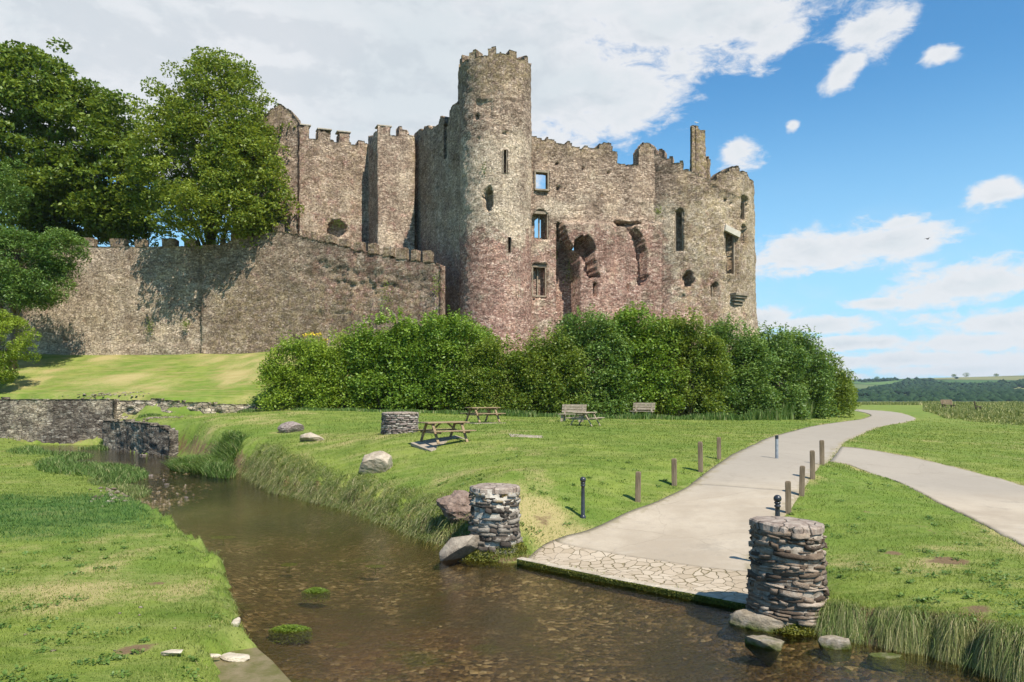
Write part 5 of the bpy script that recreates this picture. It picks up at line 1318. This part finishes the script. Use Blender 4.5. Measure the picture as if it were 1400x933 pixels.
# wet slab under the left corner
m = N('wet_algae_slab'); P = m.pos(); c = m.mix(m.step(m.noise(P, 2.2, 5, .7), .35, .65), (.10, .095, .022), (.20, .155, .085)); wet = m.end(m.bsdf(c, .35, m.bump(m.noise(P, 20, 4), .4, .02), .5))
sb = [W0(150, 912), W0(232, 903), W0(300, 896), W0(352, 888), W0(372, 905), W0(400, 936), W0(430, 985), W0(120, 985)]
s_ = MB(); s_.v = [(a[0], a[1], z) for z in (-.25, .035) for a in sb]; k = len(sb); s_.f = [tuple(range(k - 1, -1, -1)), tuple(range(k, 2 * k))] + [(i, (i + 1) % k, k + (i + 1) % k, k + i) for i in range(k)]
tag(s_.build('stone_slab', wet, bevel=.02), 'wet slimy greenish slab at water level below the left bank', 'slab')
# stones and gravel in the stream
rng = np.random.default_rng(31)
gl = [((205, 690), 1.0, 1.8, 340), ((240, 668), 1.1, 1.6, 80), ((185, 680), .9, 1.6, 120), ((218, 650), 1.4, 2., 60), ((215, 614), 1.6, .8, 160), ((150, 607), 3., .8, 120), ((520, 900), 5., 4., 60), ((800, 860), 2.6, 1.6, 30)]
V = []; 
for (px, py), rx, ry, n in gl:
    a = W0(px, py); q = np.c_[a[0] + rng.normal(0, rx * .5, n), a[1] + rng.normal(0, ry * .5, n)]; V.append(q)
V = np.concatenate(V); k = len(V); bz = terrain(V[:, 0], V[:, 1]); up_ = ss(V[:, 1], 18, 22)
s = rng.uniform(.04, .13, k) * (.4 + .6 * up_); a = rng.uniform(0, 6.28, k)
zz_ = np.where(V[:, 1] > 20, np.maximum(bz, -.05) + s * .02, bz + .01)
shape = oct_[None] * rng.uniform(.7, 1.3, (k, 6, 1)) * s[:, None, None] * [1, 1, .45]
ca, sa = np.cos(a)[:, None], np.sin(a)[:, None]; sh = np.stack([shape[..., 0] * ca - shape[..., 1] * sa, shape[..., 0] * sa + shape[..., 1] * ca, shape[..., 2]], -1) + np.c_[V, zz_][:, None]
M_peb = attr_stone('gravel_stone', [(.09, .07, .05), (.16, .12, .085), (.25, .20, .145), (.38, .32, .25)], 9., .01)
tag(link('gravel', mesh('gravel', sh.reshape(-1, 3), (np.arange(k)[:, None, None] * 6 + of[None]).reshape(-1, 3), False, None, {'rnd': np.repeat(rng.random(k), 8)}), M_peb), kind='stuff')
for i, (lb, px, py, s) in enumerate((('pale stone breaking the riffle, near the middle of the stream', 228, 662, .5), ('flat grey stone above the water upstream of the riffle', 205, 650, .6), ('small pale stone just downstream of the flat grey one', 224, 656, .35), ('stone in the water straight below the reeds', 254, 680, .4), ('flat stone below the curved wing wall', 196, 622, .9), ('second flat stone below the curved wing wall, beside the reeds', 226, 619, .8))):
    a = W0(px, py); rock('stone', lb, (a[0], a[1], .0), (s * .45, s * .3, s * .16), 60 + i, M_pud, 6, i, 3, 'stone', flat=.3)
# water plants
alg = leaf_mat('water_crowfoot', (.07, .12, .012), (.13, .20, .02), (.22, .28, .04), .3)
for lb, px, py, rx, ry, n in (('largest bright green water plant cushion, out in the stream off the left bank tip', 397, 860, .33, .16, 2600), ('flat green water plant patch just upstream of the largest cushion', 432, 808, .26, .17, 1500), ('small green weed tuft in the stream further up', 395, 771, .17, .15, 260), ('tiny green weed tuft in mid stream near the right bank', 513, 773, .22, .12, 260), ('thin pale weed streak below the slope of the right bank', 305, 734, .3, .2, 200)):
    rng = np.random.default_rng(px); n = n * 2; a = W0(px, py); q = np.sqrt(rng.random(n)); t = rng.uniform(0, 6.28, n); P = np.c_[q * np.cos(t) * rx, q * np.sin(t) * ry, -.02 + (.075 * (1 - q ** 2) - .17 * rng.random(n) ** 2) * (n > 1000)]
    r_ = empty('water_plant', (a[0], a[1], 0)); tag(r_, lb, 'water plant'); link('foliage', leaf_mesh('foliage', P, .035, 0, .5, 1.2), alg, r_)
    t_ = MB(); t_.tube([(0, 0, -.2), (.02, 0, .0)], [.012, .008], 6); t_.build('stem', moss_mat, r_)

# picnic tables and benches
M_wood = simple_mat('weathered_wood', (.20, .135, .075), (.34, .25, .155), 7., .85, .6, .01, (1, 1, 1)); M_woodg = simple_mat('grey_weathered_wood', (.24, .185, .13), (.42, .35, .265), 7., .85, .6, .01)
M_post = simple_mat('post_wood', (.115, .085, .055), (.24, .18, .12), 9., .9, .8, .012, (1, 1, .12)); M_pad = simple_mat('pad_concrete', (.26, .215, .16), (.36, .30, .235), 3., .9, .4, .01)
GT = 'picnic tables and benches on the lawn'
def picnic(label, px, py, rz, mat, group=GT, s=1., dz=0.):
    g = gnd(px, py, dz); r_ = empty('picnic_table', g, rz); r_.scale = (s, s, s); tag(r_, label, 'picnic table', group)
    t = MB()
    for i in range(5): t.box((0, -.30 + i * .15, .75), (1.80, .138, .042))
    t.build('tabletop', mat, r_, bevel=.005)
    for s_ in (-1, 1):
        t = MB()
        for k_ in (0, 1): t.box((0, s_ * (.62 + k_ * .145), .45), (1.80, .135, .042))
        t.build('seat', mat, r_, bevel=.005)
        for x in (-.62, .62):
            t = MB(); t.beam((x, s_ * .22, .725), (x, s_ * .66, 0), .045, .10, (1, 0, 0)); t.build('leg', mat, r_, bevel=.004)
    for x in (-.62, .62):
        t = MB(); t.box((x + .05, 0, .40), (.045, 1.50, .095)); t.build('crossbar', mat, r_, bevel=.004)
        t = MB(); t.box((x + .05, 0, .70), (.045, .70, .07)); t.build('batten', mat, r_)
        t = MB(); t.beam((x * .95, 0, .40), (x * .25, 0, .72), .045, .07, (0, 1, 0)); t.build('brace', mat, r_)
    return r_
def pad(label, px, py, rz, sx, sy):
    g = gnd(px, py); t = MB(); t.box((0, 0, 0), (sx, sy, .12)); o = t.build('paving_slab', M_pad, bevel=.01, loc=(g[0], g[1], g[2] - .045)); 
    e = .4; dzx = (tz(g[0] + e, g[1]) - tz(g[0] - e, g[1])) / (2 * e); dzy = (tz(g[0], g[1] + e) - tz(g[0], g[1] - e)) / (2 * e)
    o.rotation_euler = (math.atan(dzy), -math.atan(dzx), rz); return tag(o, label, 'slab')
picnic('brown wooden picnic table nearest the stream, on a concrete slab beside the round stone drum', 607, 606, R(36), M_wood, dz=.02)
picnic('brown wooden picnic table behind and right of the nearest one, close to the hedge', 660, 579, R(36), M_wood, dz=.06)
picnic('greyer picnic table seen end-on in front of a bench', 800, 583, R(62), M_woodg, s=.9)
pad('concrete slab under the picnic table by the stone drum', 607, 606, R(36), 2.0, 1.5); pad('concrete slab under the picnic table close to the hedge', 660, 579, R(36), 2.0, 1.5); pad('bare concrete slab lying empty in the grass between the tables', 720, 596.5, R(5), 1.35, 1.0)
def bench(label, px, py, rz, mat, s=1., group=GT):
    g = gnd(px, py); r_ = empty('park_bench', g, rz); r_.scale = (s, s, s); tag(r_, label, 'bench', group)
    t = MB()
    for i in range(3): t.box((0, -.20 + i * .16, .44), (1.5, .15, .045))
    t.build('seat', mat, r_, bevel=.004)
    t = MB()
    for i in range(3): t.box((0, .28 + i * .035, .60 + i * .16), (1.5, .04, .135), rx=-.2)
    t.build('backrest', mat, r_, bevel=.004)
    for x in (-.55, .55):
        t = MB(); t.beam((x, .18, .0), (x, .36, .96), .09, .10, (1, 0, 0)); t.beam((x, -.18, .42), (x, .30, .40), .08, .08, (1, 0, 0)); t.build('back_frame', mat, r_)
        t = MB(); t.beam((x, -.22, 0), (x, -.10, .42), .09, .12, (1, 0, 0)); t.build('leg', mat, r_)
bench('grey wooden bench with slatted back just behind the end-on picnic table', 782, 577, R(-28), M_woodg)
bench('lone grey wooden bench with slatted back close against the hedge', 878, 572, R(-32), M_woodg, 1.05)
bench('dark bench far out on the field, left of the two on the skyline', 1297, 559.0, R(12), M_post, 1.3, 'distant benches facing the estuary'); bench('small dark bench far out on the field beside the meadow, right of the other', 1338, 562.0, R(60), M_post, 1.25, 'distant benches facing the estuary')

# wooden posts: one built, the rest copied
POSTS = [(872, 686, 'wooden post nearest the ball bollard on the lawn side of the path', 645), (922, 664, 'second wooden post from the ball bollard on the lawn side', 627), (958, 645, 'third wooden post on the lawn side, at the crack across the path', 604), (983, 628, 'last and farthest wooden post on the lawn side of the path', 598),
         (1078, 702, 'wooden post just behind the dark slate pillar, next to the bollard ball', 658), (1096, 678, 'second wooden post behind the slate pillar on the grass side', 637), (1111, 655, 'third wooden post behind the slate pillar', 616), (1124, 636, 'farthest wooden post, at the corner where the paths fork', 602)]
p0 = None
for i, (px, py, lb, pt) in enumerate(POSTS):
    g = gnd(px, py)
    if p0 is None:
        p0 = empty('wooden_post', (0, 0, 0)); t = MB(); t.box((0, 0, .40), (.135, .135, 1.0)); t.build('shaft', M_post, p0, bevel=.008)
        t = MB(); t.box((0, 0, .915), (.128, .128, .03), taper=.75); t.build('top', M_post, p0, bevel=.004); o = p0; kids = list(p0.children)
    else:
        o = p0.copy(); col.objects.link(o)
        for ch in kids: c2 = ch.copy(); col.objects.link(c2); c2.parent = o
    o.location = g; o.rotation_euler = (random.uniform(-.03, .03), random.uniform(-.03, .03), R(-20) + random.uniform(-.1, .1)); hgt = (py - pt) / F * g[1]; o.scale = (1, 1, hgt / .93)
    tag(o, lb, 'post', 'wooden posts beside the path')
# cast ball bollards
M_iron = simple_mat('black_iron', (.018, .020, .026), (.035, .038, .046), 12., .35, .2, .003, spec=.5)
def bollard(label, g, h):
    r_ = empty('ball_bollard', g); tag(r_, label, 'bollard', 'black ball-topped bollards'); k = h / 1.0
    t = MB(); t.lathe([(.075, -.1), (.075, .03), (.062, .05), (.05, .07), (.045, .70), (.043, .76), (.060, .775), (.060, .80), (.040, .815), (.062, .845), (.062, .86), (.035, .875)], n=20); t.build('shaft', M_iron, r_, smooth=True)
    t = MB(); t.lathe([(.075 * math.sin(a), .93 - .075 * math.cos(a)) for a in np.linspace(.45, math.pi - .02, 12)], n=20); t.build('ball', M_iron, r_, smooth=True); r_.scale = (1.0, 1.0, k)
g = gnd(797, 708); bollard('black iron ball-topped bollard standing in the lawn beside the concrete path', g, 1.0)
gg = un(1063, 690, 14.0); bollard('black ball-topped bollard rising behind the dark slate pillar, mostly hidden', (gg[0] - .0, gg[1], un(1063, 677, 14.0)[2] - 1.0), 1.0)
g = gnd(1062, 627); r_ = empty('metal_bollard', g); tag(r_, 'slim grey metal bollard with a dark cap in the middle of the path', 'bollard'); M_galv = simple_mat('galvanised_steel', (.22, .24, .27), (.34, .36, .38), 8., .45, .2, .003, metal=.3)
t = MB(); t.lathe([(.10, -.02), (.10, .02), (.052, .03), (.052, .74)], n=16); t.build('pole', M_galv, r_); t = MB(); t.lathe([(.056, .74), (.056, .84), (.03, .86)], n=16); t.build('cap', M_iron, r_)

# birds
def bird(name, label, loc, s, mat, flying, rz=0.):
    v, f = [], []
    rr = [(-.20, .01), (-.13, .035), (-.02, .055), (.08, .05), (.14, .032), (.18, .03), (.215, .008)]; n = 8
    for x, r in rr:
        for i in range(n): a = 2 * math.pi * i / n; v.append((x, r * math.cos(a), r * math.sin(a) + (.02 if x > .1 else 0) + (0 if flying else x * .35 + .12)))
    for j in range(len(rr) - 1):
        for i in range(n): k_ = (i + 1) % n; f.append((j * n + i, j * n + k_, (j + 1) * n + k_, (j + 1) * n + i))
    t = MB(); t.add(v, f + [tuple(range(n - 1, -1, -1)), tuple((len(rr) - 1) * n + i for i in range(n))])
    if flying:
        for s_ in (-1, 1): t.add([(.09, s_ * .03, .02), (.06, s_ * .20, .12), (-.04, s_ * .42, .06), (-.06, s_ * .22, .10), (-.07, s_ * .03, .02), (.09, s_ * .03, .035), (.05, s_ * .2, .13), (-.07, s_ * .03, .03)], [(0, 1, 3, 4), (1, 2, 3), (5, 6, 3, 7), (1, 2, 6)])
    else:
        for s_ in (-1, 1): t.tube([(.0, s_ * .02, .1), (.0, s_ * .02, -.02)], [.006, .005], 5)
    r_ = t.build(name, mat); r_.location = loc; r_.scale = (s, s, s); r_.rotation_euler = (0, 0, rz); tag(r_, label, 'bird'); return r_
bird('crow', 'black bird in flight against the white cloud right of the castle', un(1268, 327, 75), 1.0, simple_mat('black_feather', (.02, .02, .022), (.035, .035, .04), 10), True, .4)
bird('seagull', 'white gull perched on the tip of the broken chimney stack', (ch0[0] + .25, ch0[1] - .9, un(948, 169, 70.9)[2] + .05), 1.0, simple_mat('white_feather', (.7, .7, .7), (.8, .8, .8), 10), False, 2.6)

# moss hanging along the kerb face
rng = np.random.default_rng(77); n = 9000; q = rng.random(n) * 58; i0 = q.astype(int); fr_ = (q - i0)[:, None]
Pk = fp[i0] * (1 - fr_) + fp[i0 + 1] * fr_
link('moss', leaf_mesh('moss', np.c_[Pk[:, 0] - .03, Pk[:, 1] - .10 - .02 * rng.random(n), .10 - .14 * rng.random(n) ** .8 * (.5 + vnoise(q * .5, 0.))], .03, .3, .6, .2), moss_leaf, ko)
# ================================================================ CAMERA, SKY, SUN
cam = bpy.data.cameras.new('camera'); co = bpy.data.objects.new('camera', cam); col.objects.link(co)
co.location = (0, 0, EYE); co.rotation_euler = (R(90), 0, 0)
cam.sensor_width = 36; cam.lens = 36 * F / 1400; cam.shift_y = (HZ - 466.5) / 1400
cam.clip_end = 20000; cam.clip_start = .1
sc.camera = co
sl = bpy.data.lights.new('sun', 'SUN'); sl.energy = 5.0; sl.angle = R(.5); sl.color = (1, .93, .81)
so = bpy.data.objects.new('sun', sl); col.objects.link(so)
from mathutils import Vector
so.rotation_euler = Vector(tuple(SUN)).to_track_quat('Z', 'Y').to_euler()
w = bpy.data.worlds.new('World'); sc.world = w; w.use_nodes = True
nt = w.node_tree; nt.nodes.clear()
class WN(N):
    def __init__(s): s.t = nt
k = WN()
out = nt.nodes.new('ShaderNodeOutputWorld')
sky = k.n('TexSky', sky_type='NISHITA'); sky.sun_disc = False; sky.sun_elevation = R(52); sky.sun_rotation = R(145)
sky.altitude = 0; sky.air_density = 1.15; sky.dust_density = .25; sky.ozone_density = 2.2
SKYC = None
bg = k.n('Background'); k.put(bg, 1, .082)
g = k.n('TexCoord').outputs['Generated']
nrm = k.n('VectorMath', operation='NORMALIZE'); k.put(nrm, 0, g); D = nrm.outputs[0]
s3 = k.n('SeparateXYZ'); k.put(s3, 0, D)
az = k.math('ARCTAN2', s3.outputs[0], s3.outputs[1]); el = k.math('ARCSINE', s3.outputs[2])
hz_ = k.step(el, .0, .42, 1., 0.)
skc = k.mix(1., sky.outputs[0], (.60, 1.16, 1.42), 'MULTIPLY')
skc = k.mix(k.mul(hz_, .85), skc, (4.2, 7.0, 9.0))
k.put(bg, 0, skc)
def blob(px, py, rx, ry, tilt=0, amp=1.):
    a0 = math.atan((px - 700) / F); e0 = math.atan((HZ - py) / F * math.cos(a0))
    ra = rx / F * math.cos(a0) ** 2; re = ry / F * math.cos(a0)
    dx = k.add(az, -a0); dy = k.add(el, -e0)
    if tilt:
        c_, s_ = math.cos(R(tilt)), math.sin(R(tilt))
        dx, dy = k.add(k.mul(dx, c_), k.mul(dy, s_)), k.add(k.mul(dy, c_), k.mul(dx, -s_))
    dx = k.mul(dx, 1 / ra); dy = k.mul(dy, 1 / re)
    r = k.math('SQRT', k.add(k.mul(dx, dx), k.mul(dy, dy)))
    return k.math('MULTIPLY', k.math('SUBTRACT', 1., r), amp)
BL = [(330, 10, 640, 250, 0, 2.4), (680, 100, 230, 130, 0, 1.6), (920, 25, 195, 80, 0, 1.1), (820, 120, 130, 75), (1035, 40, 75, 38), (1195, 42, 66, 38, 20), (1155, 95, 62, 22, 40), (1290, 74, 38, 18), (1365, 262, 55, 22, 8),
      (1110, 345, 140, 38, 3), (1210, 335, 105, 22, 6), (1330, 388, 160, 36, 3), (1390, 440, 190, 30, 2), (1330, 468, 170, 22), (1200, 415, 60, 10), (1150, 470, 120, 14), (1320, 505, 200, 14), (1120, 515, 100, 10), (1230, 305, 40, 8, 10, .6), (1120, 445, 80, 18), (1240, 492, 230, 18), (1040, 440, 60, 22), (1085, 172, 14, 10), (1010, 205, 28, 26, 60, .6)]
mx = None
for b in BL:
    v = blob(*b); mx = v if mx is None else k.math('MAXIMUM', mx, v)
Ds = k.vmul(D, (1., 1., 2.1))
nz = k.noise(Ds, 7., 9, .60, .25); nz2 = k.noise(Ds, 2.3, 5, .55)
gen = k.mul(k.step(nz2, .66, .9), k.step(s3.outputs[1], .25, .55, 1., 0.))   # scattered cloud everywhere outside the view
nz3 = k.noise(Ds, 26., 7, .65, .4)
cov = k.add(k.add(k.math('MAXIMUM', mx, -1.), k.mul(k.add(nz, -.5), 2.0)), k.mul(k.add(nz3, -.5), 1.5))
cl = k.math('MAXIMUM', k.step(cov, -.02, .52), gen)
# thin veil towards the horizon
thin = k.mul(k.step(nz, .45, .75), k.step(el, .30, .04, 0., .35))
cl = k.math('MAXIMUM', cl, thin)
up = k.noise(k.vadd(Ds, (0, 0, .045)), 7., 9, .60, .25)
lit = k.step(k.math('SUBTRACT', nz, up), -.10, .10)          # tops lighter than bases
dens = k.step(cov, .35, 1.3)
cc = k.mix(k.mul(k.step(nz2, .36, .56), dens), (.93, .945, .97), (.80, .86, .895))
cc = k.mix(k.mul(k.step(lit, 0., 1., .45, 0.), dens), cc, (.62, .68, .74))
bc = k.n('Background'); k.put(bc, 0, cc); k.put(bc, 1, .625)
ms = k.n('MixShader'); k.put(ms, 0, k.mul(cl, .96)); k.put(ms, 1, bg.outputs[0]); k.put(ms, 2, bc.outputs[0])
nt.links.new(ms.outputs[0], out.inputs[0])
w.cycles.sampling_method = 'MANUAL'; w.cycles.sample_map_resolution = 512
sc.view_settings.view_transform = 'Standard'; sc.view_settings.look = 'None'; sc.view_settings.exposure = .56; sc.view_settings.gamma = 1
sc.cycles.use_denoising = True
sc.cycles.max_bounces = 6; sc.cycles.diffuse_bounces = 2; sc.cycles.glossy_bounces = 2; sc.cycles.transmission_bounces = 3; sc.cycles.transparent_max_bounces = 8; sc.cycles.caustics_reflective = False; sc.cycles.caustics_refractive = False

hz_m = bpy.data.materials.new('haze'); hz_m.use_nodes = True; ht = hz_m.node_tree; ht.nodes.clear()
ho = ht.nodes.new('ShaderNodeOutputMaterial'); hv = ht.nodes.new('ShaderNodeVolumePrincipled'); hv.inputs['Color'].default_value = (.72, .85, 1, 1); hv.inputs['Density'].default_value = .00008; hv.inputs['Anisotropy'].default_value = .2
ht.links.new(hv.outputs[0], ho.inputs['Volume'])
hb = MB(); hb.box((0, 3230, 60), (8400, 6700, 130)); tag(hb.build('haze', hz_m), kind='stuff')
sc.cycles.volume_bounces = 0
